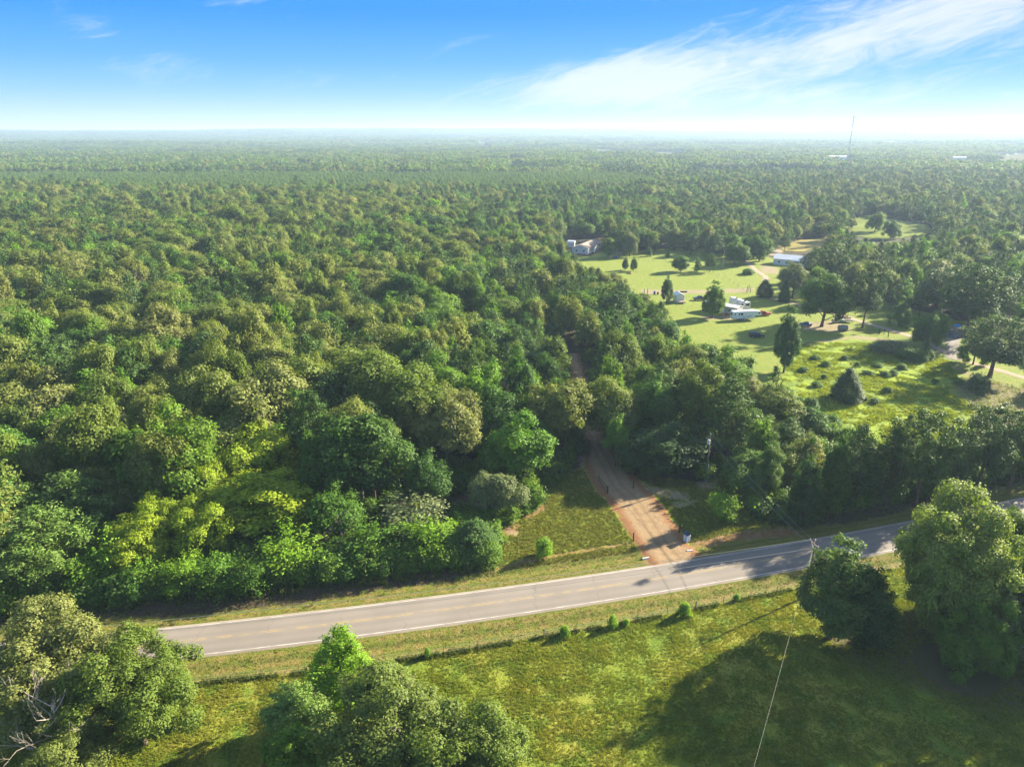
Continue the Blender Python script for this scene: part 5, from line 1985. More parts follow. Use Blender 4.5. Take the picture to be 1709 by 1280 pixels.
# white metal house
a, b_ = at(1290, 441.5), at(1345, 446)
ang = math.atan2(b_[1] - a[1], b_[0] - a[0])
h = empty('house', (a[0], a[1], 0), ang, 'low white house with white metal roof and small porch beside the gravel lane', 'house')
wall_box(h, 'wall', 0, 8.6, 0, 8.5, 0, 3.0, WHITE)
wall_box(h, 'wall', 8.62, 13.2, 1.8, 8.5, 0, 3.0, mat('shaded_siding', (.5, .5, .5), .6))  # porch recess wall: its shade is put into a greyer siding colour
wall_box(h, 'wall', 13.22, 19.0, 0, 8.5, 0, 3.0, WHITE)
gable_roof(h, 0, 19, 0, 8.5, 3.0, 1.9, WROOF, along='x')
gable_wall(h, .06, 0, 8.5, 3, 1.8, WHITE)
gable_wall(h, 18.94, 0, 8.5, 3, 1.8, WHITE)
mb = MB()
mb.v += [(8.7, -1.0, 2.72), (13.2, -1.0, 2.72), (13.2, 2.2, 3.96), (8.7, 2.2, 3.96), (8.7, -1.0, 2.6), (13.2, -1.0, 2.6), (13.2, 2.2, 3.84), (8.7, 2.2, 3.84)]
mb.f += [(0, 1, 2, 3), (7, 6, 5, 4), (0, 4, 5, 1), (1, 5, 6, 2), (2, 6, 7, 3), (3, 7, 4, 0)]
mb.mi += [0] * 6
mb.obj('porch_roof', WROOF, h)
for px_ in (8.85, 11, 13.05):
    MB().box((px_, -.85, 1.3), (.12, .12, 2.6)).obj('porch_post', WHITE, h)
MB().box((11, .3, .15), (4.4, 2.9, .3)).obj('porch_deck', GREYS, h)
window(h, 2.9, 0, 1.6, 1.0, 1.0, '-y')
window(h, 6.6, 0, 1.6, 1.0, 1.0, '-y')
window(h, 14.7, 0, 1.6, .9, 1.1, '-y')
window(h, 17.2, 0, 1.6, .9, 1.1, '-y')
window(h, 12.4, 1.8, 1.7, .9, .9, '-y')
MB().box((10.9, 1.76, 1.05), (.9, .08, 2.1)).obj('door', mat('dark_door', (.06, .05, .07), .5), h)
for i, rx_ in enumerate(np.arange(.4, 19, 1.15)):     # standing seams
    mb = MB()
    mb.tube([(rx_, -.3, 3.17), (rx_, 4.2, 5.03)], .014, 4)
    mb.obj('roof_seam', WROOF, h)

# white garden shed in the paddock corner
x, y = at(1133, 504)
h = empty('garden_shed', (x, y, 0), 0.12, 'small white shed with a gable end, behind the lopsided tree', 'shed')
wall_box(h, 'wall', -1.6, 1.6, -1.6, 3.0, 0, 2.9, WHITE)
gable_roof(h, -1.6, 1.6, -1.6, 3.0, 2.9, .95, WROOF, over=.2, along='y')
gable_wall(h, -1.54, -1.6, 1.6, 2.9, .85, WHITE, along='y')
MB().box((0, -1.64, 1.0), (1.0, .06, 2.0)).obj('door', mat('pale_door', (.5, .5, .52), .6), h)
x, y = at(1138, 507)
t_ = empty('utility_trailer', (x, y, 0), .2, 'small low trailer with tan load in front of the white shed', 'trailer')
MB().box((0, 0, .7), (2.6, 1.4, .5)).obj('bed', mat('tan_boards', (.30, .22, .18), .8), t_)
for s_ in (-.75, .75):
    MB().tube([(0, s_ - .08, .3), (0, s_ + .08, .3)], .3, 10).obj('wheel', TIRE, t_)
MB().tube([(1.3, 0, .5), (2.3, 0, .42)], .06, 5).obj('hitch', STEEL, t_)

# grey mobile home behind the leafy tree
x, y = at(1171, 519)
x2, y2 = at(1222, 528)
ang = math.atan2(y2 - y, x2 - x)
h = empty('mobile_home', (x, y, 0), ang, 'grey single wide mobile home mostly hidden behind the leafy tree', 'mobile home')
Lm = 14.5
wall_box(h, 'skirting', .1, Lm - .1, .1, 4.4, 0, .7, BRICKS)
wall_box(h, 'wall', 0, Lm, 0, 4.5, .7, 3.3, GREYS)
gable_roof(h, 0, Lm, 0, 4.5, 3.3, .6, WROOF, over=.15, along='x')
for wx in (2.0, 6.0, 11.5):
    window(h, wx, 0, 2.1, 1.2, 1.0, '-y')
MB().box((8.8, -.04, 1.75), (.9, .08, 2.0)).obj('door', WHITE, h)
MB().box((8.8, -.9, .5), (2.2, 1.6, .9)).obj('steps', mat('tan_boards2', (.28, .2, .16), .8), h)


def wheel(root, x, y, z, r, w_=.22, rim=RIM):
    t = MB().tube([(x, y - w_ / 2, z), (x, y + w_ / 2, z)], r, 14).obj('wheel', TIRE, root)
    MB().tube([(x, y - w_ / 2 - .015, z), (x, y + w_ / 2 + .015, z)], r * .6, 12).obj('rim', rim, t)
    return t


# long travel trailer with its roof towards us
x, y = at(1247, 519)
h = empty('travel_trailer', (x, y, 0), R(109), 'long cream travel trailer parked nose away, dark rear window towards us', 'trailer')
MB().prism([(-1.25, .55), (1.25, .55), (1.25, 3.2), (1.0, 3.38), (-1.0, 3.38), (-1.25, 3.2)], -.01, .01)
body = MB()
body.v = []
prof = [(-1.25, .55), (1.25, .55), (1.25, 3.2), (1.05, 3.36), (-1.05, 3.36), (-1.25, 3.2)]
for xx in (0, 10.4):
    body.v += [(xx, p[0], p[1]) for p in prof]
body.f += [tuple(range(6)), tuple(reversed(range(6, 12)))] + [(i, i + 6, (i + 1) % 6 + 6, (i + 1) % 6) for i in range(6)]
body.mi += [0] * 8
body.obj('body', CREAM, h)
MB().box((-.03, .1, 2.45), (.06, 1.7, .75)).obj('rear_window', DARK, h)
for xx in (1.6, 5.2, 8.4):
    MB().box((xx, -1.27, 2.3), (1.0, .05, .7)).obj('side_window', DARK, h)
    MB().box((xx, 1.27, 2.3), (1.0, .05, .7)).obj('side_window', DARK, h)
MB().box((3.4, 1.27, 1.75), (.75, .06, 2.0)).obj('door', WHITE, h)
for xx in (2.0, 7.2):
    MB().box((xx, 0, 3.5), (.9, .7, .26)).obj('roof_unit', mat('dark_unit', (.05, .05, .055), .6), h)
MB().box((5.2, 1.02, 3.40), (9.8, .10, .09)).obj('awning', BLACKP, h)
MB().box((6.0, 1.65, 1.9), (3.4, .8, 2.2)).obj('slide_out', CREAM, h)
for xx in (5.4, 6.3):
    for s_ in (-1.15, 1.15):
        wheel(h, xx, s_, .36, .36)

# fifth wheel camper seen from its side
x, y = at(1222, 536)
x2, y2 = at(1262, 534.5)
h = empty('fifth_wheel_camper', (x, y, 0), math.atan2(y2 - y, x2 - x), 'white fifth wheel camper with blue swoosh and raised nose, side towards us', 'camper')
Lf = math.hypot(x2 - x, y2 - y)
mb = MB()
mb.prism([(0, .75), (Lf - 1.0, .75), (Lf - .6, 1.75), (Lf + 1.7, 1.85), (Lf + 1.95, 2.4), (Lf + 1.3, 3.25), (Lf - .3, 3.55), (.35, 3.45), (0, 3.2)], 0, 2.45)
mb.obj('body', mat('camper_white', (.66, .68, .70), .35), h)
for xx, ww in ((.9, .35), (2.5, .4), (3.5, .9)):
    MB().box((xx, -.02, 2.45), (ww, .05, .7)).obj('side_window', DARK, h)
MB().box((Lf + .9, -.02, 2.65), (.8, .05, .5)).obj('side_window', DARK, h)
MB().box((-.02, 1.2, 2.4), (.05, 1.5, .8)).obj('rear_window', DARK, h)
MB().box((5.2, -.03, 1.75), (.75, .06, 1.9)).obj('door', WHITE, h)
BLUEG = mat('blue_stripe', (.10, .22, .42), .4)
sw = MB()
for i in range(8):
    a0, a1 = i / 8, (i + 1) / 8
    f_ = lambda q: (3.2 + q * 5.0, 1.25 + .75 * q * q)
    (xa, za), (xb, zb) = f_(a0), f_(a1)
    wa, wb = .16 * math.sin(PI * a0) + .02, .16 * math.sin(PI * a1) + .02
    sw.face([(xa, -.012, za - wa), (xb, -.012, zb - wb), (xb, -.012, zb + wb), (xa, -.012, za + wa)])
sw.obj('swoosh', BLUEG, h)
MB().box((Lf / 2, 1.2, 3.62), (.9, .7, .25)).obj('roof_unit', WHITE, h)
MB().box((2.0, 1.2, 3.56), (.5, .5, .15)).obj('roof_vent', WHITE, h)
MB().box((Lf / 2 - .4, 1.22, .66), (Lf - 1.3, 2.1, .18)).obj('frame', BLACKP, h)
for xx in (3.9, 4.85):
    for s_ in (.1, 2.3):
        wheel(h, xx, s_, .38, .38, rim=WHITE)
for s_ in (.4, 2.0):
    MB().tube([(Lf - .7, s_, 0), (Lf - .7, s_, .8)], .06, 6).obj('landing_leg', STEEL, h)


def car(px, py, ang, paint, label, kind='car', L=4.8, Wd=1.85, Ht=1.5):
    x, y = at(px, py)
    cat = {'suv': 'car', 'car': 'car', 'pickup': 'pickup'}[kind]
    h = empty({'suv': 'parked_car', 'car': 'parked_car', 'pickup': 'pickup_truck'}[kind], (x, y, 0), ang, label, cat)
    m = paint
    hl = L / 2
    if kind == 'suv':
        low = [(-hl, .42), (hl - .1, .38), (hl, .7), (hl - .15, .98), (hl - 1.25, 1.08), (-hl + .05, 1.12)]
        top = [(-hl + .05, 1.12), (hl - 1.35, 1.08), (hl - 2.0, Ht + .12), (hl - 2.5, Ht + .2), (-hl + .5, Ht + .2), (-hl + .15, Ht + .05)]
    elif kind == 'car':
        low = [(-hl, .36), (hl - .1, .33), (hl, .6), (hl - .15, .82), (hl - 1.2, .92), (-hl + .1, .98)]
        top = [(-hl + .7, .97), (hl - 1.3, .92), (hl - 1.95, Ht - .1), (hl - 2.5, Ht), (-hl + 1.5, Ht), (-hl + 1.1, Ht - .12)]
    else:
        low = [(-hl, .5), (hl - .1, .45), (hl, .75), (hl - .1, 1.1), (hl - 1.5, 1.18), (-hl, 1.18)]
        top = [(-.7, 1.17), (hl - 1.6, 1.17), (hl - 2.2, Ht + .3), (hl - 2.6, Ht + .38), (-.45, Ht + .38), (-.6, Ht + .2)]
    b = MB()
    b.prism(low, -Wd / 2, Wd / 2)
    b.obj('body', m, h)
    c = MB()
    n_ = len(top)
    c.v += [(p[0], -Wd / 2 * (.96 if p[1] < 1.2 else .8), p[1]) for p in top] + [(p[0], Wd / 2 * (.96 if p[1] < 1.2 else .8), p[1]) for p in top]
    c.f += [tuple(range(n_)), tuple(n_ + i for i in reversed(range(n_)))] + [((i + 1) % n_, i, n_ + i, n_ + (i + 1) % n_) for i in range(n_)]
    c.mi += [0] * len(c.f)
    c.obj('cabin', m, h)
    zt = max(p[1] for p in top)
    zb = min(p[1] for p in top)
    x0, x1 = top[0][0], top[1][0]
    xa, xb = top[4][0] if kind != 'suv' else top[4][0], top[3][0]
    for s_ in (-1, 1):
        g_ = MB()

        def q(xx, f_):
            return (xx, s_ * (Wd / 2 * (.96 - .16 * f_) + .012), zb + (zt - zb) * f_)
        f0, f1 = .12, .84
        xl = [x0 + (xa - x0) * f0 + .12, x0 + (xa - x0) * f1 + .12]
        xr = [x1 + (xb - x1) * f0 - .12, x1 + (xb - x1) * f1 - .12]
        g_.face([q(xl[0], f0), q(xr[0], f0), q(xr[1], f1), q(xl[1], f1)])
        g_.obj('side_window', DARK, h)
    g_ = MB()
    k1, k0 = .78, .9
    g_.face([(x1 + .02 + .0, -Wd / 2 * k0, zb + .06), (x1 + .02, Wd / 2 * k0, zb + .06), (top[2][0] + .06, Wd / 2 * k1, zt - .12), (top[2][0] + .06, -Wd / 2 * k1, zt - .12)])
    g_.obj('windscreen', DARK, h)
    if kind == 'pickup':
        MB().box((-hl + 1.05, 0, 1.19), (1.9, Wd - .3, .03)).obj('bed_floor', BLACKP, h)
    for xx in (-hl + .9, hl - .95):
        for s_ in (-1, 1):
            wheel(h, xx, s_ * (Wd / 2 - .12), .35, .35)
    for s_ in (-1, 1):
        MB().box((hl - .05, s_ * (Wd / 2 - .3), .72), (.12, .35, .16)).obj('headlight', mat('lamp_glass', (.7, .7, .7), .15), h)
        MB().box((-hl - .01, s_ * (Wd / 2 - .25), .85), (.06, .25, .2)).obj('tail_light', mat('red_lamp', (.35, .01, .01), .3), h)
    return h


BLK, RED = mat('black_car_paint', (.008, .008, .010), .4, spec=.3), mat('red_car_paint', (.30, .02, .02), .3, spec=.5)
NAVY, WHT, SIL = mat('blue_car_paint', (.035, .07, .15), .3, spec=.5), mat('white_car_paint', (.68, .68, .68), .3), mat('silver_car_paint', (.34, .36, .38), .3, metal=.4)
car(1262, 563, R(2), BLK, 'black sport utility car on the shaded grass left of the tall columnar tree', 'suv', 4.9, 1.95, 1.6)
car(1168, 501, R(185), mat('dark_car_paint', (.03, .035, .045), .3), 'dark pickup behind the left end of the grey mobile home', 'pickup', 5.6, 1.95, 1.5)
car(1273, 527, R(10), RED, 'red pickup under the nose of the white camper', 'pickup', 5.4, 1.9, 1.45)
car(1585, 563, R(-12), NAVY, 'dark blue car in the shade beside the big pine', 'car', 4.9)
car(1578, 554, R(20), SIL, 'silver car half hidden behind the dark blue one', 'car', 4.6)
car(1702, 592, R(8), WHT, 'white car at the right edge behind the domed pine', 'suv', 4.6, 1.85, 1.5)
car(1344, 544, R(150), NAVY, 'dark blue car in the shade left of the great shade tree', 'car', 4.4)
car(1398, 538, R(30), WHT, 'white pickup with a dark bed under the right side of the shade tree', 'pickup', 5.0)
# trailers, tank and odd things under the shade tree
for (px, py, rz, col, lab) in ((1408, 533, .1, (.22, .05, .04), 'flat red trailer behind the ribbed grey tank'), (1411, 538, -.15, (.4, .38, .36), 'flat pale trailer beside the ribbed grey tank')):
    x, y = at(px, py)
    t_ = empty('flat_trailer', (x, y, 0), rz, lab, 'trailer')
    MB().box((0, 0, .62), (4.4, 2.0, .14)).obj('deck', mat('deck_' + lab[5:8], col, .7), t_)
    for s_ in (-.95, .95):
        MB().box((0, s_, .82), (4.4, .06, .28)).obj('side_rail', STEEL, t_)
        wheel(t_, -.4, s_, .32, .32)
    MB().tube([(2.2, 0, .58), (3.3, 0, .5)], .07, 5).obj('hitch', STEEL, t_)
x, y = at(1406, 552)
t_ = empty('water_tank', (x, y, 0), .05, 'ribbed grey water tank lying on bare dirt below the parked trailers', 'tank')
TANK = mat('grey_tank', (.20, .21, .21), .6, var=.1)
mb = MB()
n_ = 16
for i in range(n_ + 1):
    pass
mb.tube([(-1.5, 0, 1.05), (-1.48, 0, 1.05), (1.48, 0, 1.05), (1.5, 0, 1.05)], [.7, .95, .95, .7], 20)
mb.obj('shell', TANK, t_)
for i in range(7):
    xx = -1.3 + i * .433
    MB().tube([(xx - .05, 0, 1.05), (xx + .05, 0, 1.05)], 1.01, 20).obj('rib', TANK, t_)
for xx in (-.9, .9):
    MB().box((xx, 0, .1), (.3, 1.7, .24)).obj('cradle', RUST, t_)
MB().tube([(0, 0, 1.95), (0, 0, 2.15)], .22, 10).obj('lid', TANK, t_)
x, y = at(1597, 552)
t_ = empty('blue_canopy', (x, y, 0), 0, 'bright blue canopy standing on orange bare soil behind the blue car', 'canopy')
BLU = mat('blue_tarp', (.02, .22, .62), .6)
mb = MB()
for i in range(6):
    a0, a1 = i * PI / 3, (i + 1) * PI / 3
    mb.face([(0, 0, 2.4), (1.6 * math.cos(a0), 1.6 * math.sin(a0), 1.75), (1.6 * math.cos(a1), 1.6 * math.sin(a1), 1.75)])
    mb.face([(1.6 * math.cos(a0), 1.6 * math.sin(a0), 1.75), (1.6 * math.cos(a0), 1.6 * math.sin(a0), 1.55), (1.6 * math.cos(a1), 1.6 * math.sin(a1), 1.55), (1.6 * math.cos(a1), 1.6 * math.sin(a1), 1.75)])
mb.obj('cloth', BLU, t_)
MB().tube([(0, 0, 0), (0, 0, 2.4)], .04, 6).obj('pole', STEEL, t_)
MB().tube([(0, 0, 0), (0, 0, .12)], .3, 10).obj('base', CONC, t_)
# drums and bins
DRUM = mat('blue_plastic', (.02, .06, .30), .45)


def drum(px, py, m, lab, group=None, r=.32, hh=.95):
    x, y = at(px, py)
    t_ = empty('drum', (x, y, 0), 0, lab, 'drum', group)
    MB().tube([(0, 0, 0), (0, 0, .06), (0, 0, hh * .33), (0, 0, hh * .36), (0, 0, hh * .66), (0, 0, hh * .7), (0, 0, hh)], [r * .94, r, r, r * 1.05, r * 1.05, r, r * .95], 14).obj('barrel', m, t_)
    MB().tube([(0, 0, hh), (0, 0, hh + .03)], r * .8, 12).obj('lid', m, t_)


drum(1092.3, 491, DRUM, 'blue drum on the pale dirt left of the white shed', r=.45, hh=1.2)
drum(1097.8, 491.5, BLACKP, 'dark drum next to the blue one, left of the white shed', r=.38, hh=1.0)
drum(1028, 431, DRUM, 'blue bin under the dark round tree by the far house', r=.7, hh=1.3)
drum(1024.5, 431, DRUM, 'smaller blue bin beside another under the dark round tree', r=.5, hh=1.1)
x, y = at(1050, 457)
mo = MB()
for i in range(10):
    a = i * .7
    mo.box((math.cos(a) * .7 * (i % 3) * .6, math.sin(a) * .7 * (i % 3) * .6, .3 + .1 * (i % 2)), (1.0, .8, .5), a, .6)
o = mo.obj('dirt_heap', mat('red_dirt', (.22, .11, .06), .95, var=.3))
o.location = (x, y, 0)
tag(o, 'small heap of reddish dirt between the two thin trees and the lawn', 'dirt heap')
x, y = at(1441, 668)
st = empty('stump_pile', (x, y, 0), 0, 'grey heap of stumps and roots right of the shaggy cedar in the meadow', 'stump')
for i in range(5):
    a = i * 1.3
    MB().tube([(math.cos(a) * .5, math.sin(a) * .5, 0), (math.cos(a) * .9, math.sin(a) * .9, .8 + .2 * (i % 2))], [.35, .2], 8).obj('stump', mat('dark_stump', (.07, .06, .065), .9, var=.3), st)

# ------------------------------------------------------------------ driveway posts, wire panel, white block mailbox stand


def vpost(px, py, hgt, r_, label, m=BLACKP, group=None, name='fence_post', cat='post', lean=0):
    x, y = at(px, py)
    z = float(terrain(x, y))
    t = MB().tube([(0, 0, -.3), (0, 0, 0), (lean, 0, hgt)], [r_, r_, r_ * .95], 10)
    t.tube([(lean, 0, hgt), (lean, 0, hgt + .05)], r_ * .5, 8)
    o = t.obj(name, m)
    o.location = (x, y, z)
    return tag(o, label, cat, group)


pA = vpost(1014, 824, 1.65, .11, 'black post left of the driveway, at the end of the wire panels')
vpost(1057, 903, 1.65, .11, 'black post at the lower left side of the driveway, above the road')
vpost(1057, 816, 1.55, .10, 'black post right of the driveway near the shaded dirt spur')
vpost(1134, 889, 1.65, .11, 'black post right of the driveway beside the white block mailbox stand')
vpost(999, 804, 1.45, .05, 'thin dark post farthest up the driveway, holding the wire panels')
# wire panels between the two left posts
xa, ya = at(999, 804)
xb, yb = at(1014, 824)
pan = empty('wire_gate', (xa, ya, 0), math.atan2(yb - ya, xb - xa), 'grey wire panel gate swung open along the left side of the driveway', 'gate')
Lp = math.hypot(xb - xa, yb - ya) - .3
fr = MB()
fr.tube([(.1, 0, .15), (.1, 0, 1.35), (Lp, 0, 1.35), (Lp, 0, .15), (.1, 0, .15)], .03, 6)
fr.obj('frame', BLACKP, pan)
for i in range(1, 6):
    MB().tube([(.1, 0, .15 + i * .2), (Lp, 0, .15 + i * .2)], .02, 4).obj('rail', BLACKP, pan)
for i in range(1, 5):
    MB().tube([(.1 + (Lp - .1) * i / 5, .02, .15), (.1 + (Lp - .1) * i / 5, .02, 1.35)], .02, 4).obj('bar', BLACKP, pan)

x, y = at(1146, 903)
mbx = empty('mailbox_stand', (x, y, float(terrain(x, y))), R(35), 'white block mailbox stand with dark pitched roof beside the black post, right of the driveway', 'mailbox stand')
mbx.scale = (.8, .8, .95)
WB = mat('white_block', (.70, .74, .80), .7)
DB = mat('dark_opening', (.02, .03, .06), .8)
wb = None
for lev in range(6):
    for k in range(8):
        # square ring of blocks with small gaps that let the dark core show
        side, pos_ = k // 2, k % 2
        off = (pos_ - .5) * .52 + (.10 if lev % 2 else -.10)
        bx, by = [(off, -.42), (.42, off), (off, .42), (-.42, off)][side]
        dx__, dy__ = ((.36, .16) if side % 2 == 0 else (.16, .36))
        if wb is None:
            wb = {}
        key = side % 2
        if key not in wb:
            o = MB().box((0, 0, 0), (dx__, dy__, .165)).obj('block', WB, mbx)
            wb[key] = o.data
        else:
            o = link(bpy.data.objects.new('block', wb[key]), mbx)
        o.location = (bx, by, .12 + lev * .225)
MB().box((0, 0, .72), (.62, .62, 1.36)).obj('core', DB, mbx)
rf = MB()
rf.v += [(-.62, -.62, 1.45), (.62, -.62, 1.45), (.62, .62, 1.45), (-.62, .62, 1.45), (0, -.66, 1.98), (0, .66, 1.98)]
rf.f += [(0, 4, 5, 3), (1, 2, 5, 4), (0, 1, 4), (2, 3, 5), (0, 3, 2, 1)]
rf.mi += [0] * 5
rf.obj('roof', mat('dark_blue_roof', (.02, .035, .07), .6), mbx)

# culvert pipes
for (x0p, y0p, x1p, y1p, lab) in ((1072, 933, 1083, 931, 'pale culvert pipe end at the left foot of the driveway'), (1146, 920, 1156, 919, 'pale culvert pipe end at the right foot of the driveway')):
    xa, ya = at(x0p, y0p)
    xb, yb = at(x1p, y1p)
    o = MB().tube([(0, 0, 0), (xb - xa, yb - ya, .02)], .22, 12).obj('culvert_pipe', CONC)
    o.location = (xa, ya, .0)
    tag(o, lab, 'pipe')

# ------------------------------------------------------------------ utility poles and wires


def utility_pole(x, y, hgt, label, arm=True, arm_ang=0.0, trans=False, meter=False):
    z = float(terrain(x, y))
    t = empty('utility_pole', (x, y, z), arm_ang, label, 'utility pole')
    MB().tube([(0, 0, -.5), (0, 0, hgt * .5), (0, 0, hgt)], [.17, .14, .10], 10).obj('pole', POLEW, t)
    if arm:
        MB().box((0, .16, hgt - .55), (2.2, .10, .12)).obj('crossarm', POLEW, t)
        for xx in (-1.0, 1.0):
            MB().tube([(xx, .16, hgt - .49), (xx, .16, hgt - .40), (xx, .16, hgt - .25)], [.05, .08, .04], 8).obj('insulator', mat('porcelain', (.6, .6, .62), .25), t)
        for xx in (-.7, .7):
            MB().tube([(0, .12, hgt - 1.3), (xx, .17, hgt - .6)], .025, 4).obj('brace', STEEL, t)
    MB().tube([(0, 0, hgt), (0, 0, hgt + .12), (0, 0, hgt + .25)], [.05, .08, .04], 8).obj('insulator', mat('porcelain', (.6, .6, .62), .25), t)
    if trans:
        tr = MB().tube([(-.32, -.1, hgt - 2.0), (-.32, -.1, hgt - 1.95), (-.32, -.1, hgt - 1.1), (-.32, -.1, hgt - 1.02)], [.24, .27, .27, .22], 14).obj('transformer', mat('pale_transformer', (.52, .55, .54), .4), t)
        MB().tube([(-.32, -.1, hgt - 1.02), (-.32, -.1, hgt - .75)], [.05, .03], 6).obj('bushing', mat('porcelain', (.6, .6, .62), .25), tr)
        MB().tube([(-.05, -.05, hgt - .3), (-.3, -.1, hgt - .5), (-.32, -.1, hgt - .75)], .015, 4).obj('jumper', BLACKP, t)
    if meter:
        MB().tube([(.16, -.12, 0), (.16, -.12, 3.6), (.16, -.12, 3.75)], [.06, .06, .1], 8).obj('conduit', mat('pale_conduit', (.42, .46, .50), .5), t)
        MB().box((.16, -.2, 1.5), (.35, .16, .5)).obj('meter_box', mat('meter_grey', (.25, .32, .38), .5), t)
    return t


p1 = (38.4, 126.3)
p2 = (43.8, 89.2)
H1, H2 = 10.1, 9.6
utility_pole(*p1, H1, 'wooden utility pole with pale transformer at the edge of the dark woods', arm=False, arm_ang=.3, trans=True, meter=True)
utility_pole(*p2, H2, 'wooden utility pole at the road beside the tall grey green tree, where wires cross', arm=True, arm_ang=R(100))
p3 = (-84.0, 65.0)
utility_pole(*p3, 9.6, 'utility pole beyond the left edge carrying the roadside wires', arm=True, arm_ang=R(100))
p4 = (4.5, 18.0)
utility_pole(*p4, 9.6, 'utility pole behind the camera position on the pasture', arm=False)


def wire(a, b, sag, label, r_=.024, n_=20, group=None):
    pts = []
    for i in range(n_ + 1):
        t = i / n_
        p = Vector(a).lerp(Vector(b), t)
        p.z -= sag * 4 * t * (1 - t)
        pts.append(tuple(p))
    o = MB().tube(pts, r_, 4).obj('power_line', WIRE)
    return tag(o, label, 'power line', group)


wire((p1[0], p1[1], H1 + .25), (p2[0] - .2, p2[1] + .5, H2 - .2), .55, 'upper wire from the transformer pole down to the roadside pole')
wire((p1[0], p1[1], H1 - 1.3), (p2[0], p2[1], H2 - 1.4), .55, 'lower wire from the transformer pole down to the roadside pole')
wire((p2[0] - .2, p2[1] + .7, H2 - .25), (p3[0], p3[1] + .7, 9.3), 1.5, 'upper of the two long wires running along the left part of the road', n_=34)
wire((p2[0], p2[1], H2 - 1.3), (p3[0], p3[1], 8.3), 1.5, 'lower of the two long wires running along the left part of the road', n_=34)
wire((p2[0], p2[1], H2 + .25), (p4[0], p4[1], 9.6), 1.0, 'single wire hanging above the shaded pasture towards the bottom edge', r_=.009, n_=30)
# yard poles
for (bx, by, ty, lab, lamp) in ((1206, 449, 418, 'yard pole in the paddock left of the gravel lane', False), (1261.5, 437, 414, 'yard lamp pole with a pale lamp head at the bend of the lane', True),
                                (1427, 526, 482, 'pale pole behind the long trunked pine', False), (1015.5, 403, 392, 'pole with a pale head behind the tan roofed house', True)):
    x, y = at(bx, by)
    lo, hi = 1, 20
    for _ in range(25):
        m_ = (lo + hi) / 2
        if proj(x, y, m_)[1] > ty:
            lo = m_
        else:
            hi = m_
    t = empty('yard_pole', (x, y, 0), 0, lab, 'pole')
    MB().tube([(0, 0, -.3), (0, 0, lo)], [.16, .11], 8).obj('pole', mat('weathered_pole', (.33, .29, .25), .8), t)
    if lamp:
        MB().tube([(0, 0, lo - .6), (-.5, 0, lo - .2), (-1.0, 0, lo - .2)], .05, 5).obj('arm', STEEL, t)
        MB().box((-1.0, 0, lo - .3), (.7, .4, .28)).obj('lamp_head', WHITE, t)
    else:
        MB().box((0, 0, lo - .35), (1.2, .1, .1)).obj('crossarm', POLEW, t)


# ------------------------------------------------------------------ fences
def fence(pts, spacing, label, ph=1.25, pr=.035, m=RUST, strands=(.35, .7, 1.05), thick=None, name='wire_fence'):
    x0, y0 = pts[0]
    root = empty(name, (x0, y0, 0), 0, label, 'fence')
    seg = [0]
    for a, b in zip(pts[:-1], pts[1:]):
        seg.append(seg[-1] + math.dist(a, b))
    n_ = max(2, int(seg[-1] / spacing) + 1)
    P_ = []
    for i in range(n_):
        s = seg[-1] * i / (n_ - 1)
        P_.append((float(np.interp(s, seg, [p[0] for p in pts])), float(np.interp(s, seg, [p[1] for p in pts]))))
    me1 = MB().tube([(0, 0, -.3), (0, 0, ph)], pr, 5).mesh('post', [m])
    me2 = MB().tube([(0, 0, -.3), (0, 0, ph + .15)], .085, 8).mesh('wooden_post', [POLEW])
    for i, (x, y) in enumerate(P_):
        big = thick and i % thick == 2
        o = link(bpy.data.objects.new('wooden_post' if big else 'post', me2 if big else me1), root)
        o.location = (x - x0, y - y0, float(terrain(x, y)))
    for zz in strands:
        mb = MB()
        mb.tube([(x - x0, y - y0, float(terrain(x, y)) + zz) for x, y in P_], .010, 3)
        mb.obj('wire', WIRE, root)
    return root


xs = np.linspace(-50, 62, 28)
fence([(float(a), float(fence_y(a))) for a in xs], 4.6, 'barbed wire fence between the mown verge and the pasture', thick=5)
fence(gp([(1482, 566), (1520, 574), (1560, 592), (1600, 610), (1640, 632), (1709, 655), (1780, 678)]), 7.0, 'wire fence along the gravel lane above the yellow meadow', ph=1.3, pr=.045)
fence(gp([(1000, 432), (1060, 434), (1120, 437), (1180, 440)]), 7.0, 'wire fence across the upper paddock', ph=1.2, pr=.05)
fence(gp([(1010, 455), (1100, 455), (1190, 456)]), 7.0, 'lower paddock fence under the row of small trees', ph=1.2, pr=.05)
fence(gp([(1190, 456), (1215, 468), (1248, 490)]), 6.0, 'paddock fence slanting down to the three dark posts', ph=1.2, pr=.05)
for i, (px, py, hh, lab) in enumerate([(1246.5, 488, 2.6, 'left one of three dark posts inside the lane bend'), (1249.5, 485, 2.4, 'middle one of three dark posts inside the lane bend'), (1252, 488, 2.0, 'right one of three dark posts inside the lane bend'),
                                       (1075, 491, 2.3, 'left of two dark posts at the paddock corner'), (1080.5, 491, 2.3, 'right of two dark posts at the paddock corner'),
                                       (1467, 558, 2.0, 'left post of the meadow gate'), (1475, 558, 2.0, 'middle post of the meadow gate'), (1482, 562, 2.0, 'right post of the meadow gate')]):
    vpost(px, py, hh, .13, lab)
x, y = at(1141, 488)
o = MB().box((0, 0, .25), (3.0, .35, .5)).obj('railway_sleeper', BLACKP)
o.location = (x, y, 0)
tag(o, 'dark heavy beam lying on the pale dirt right of the white shed', 'beam')

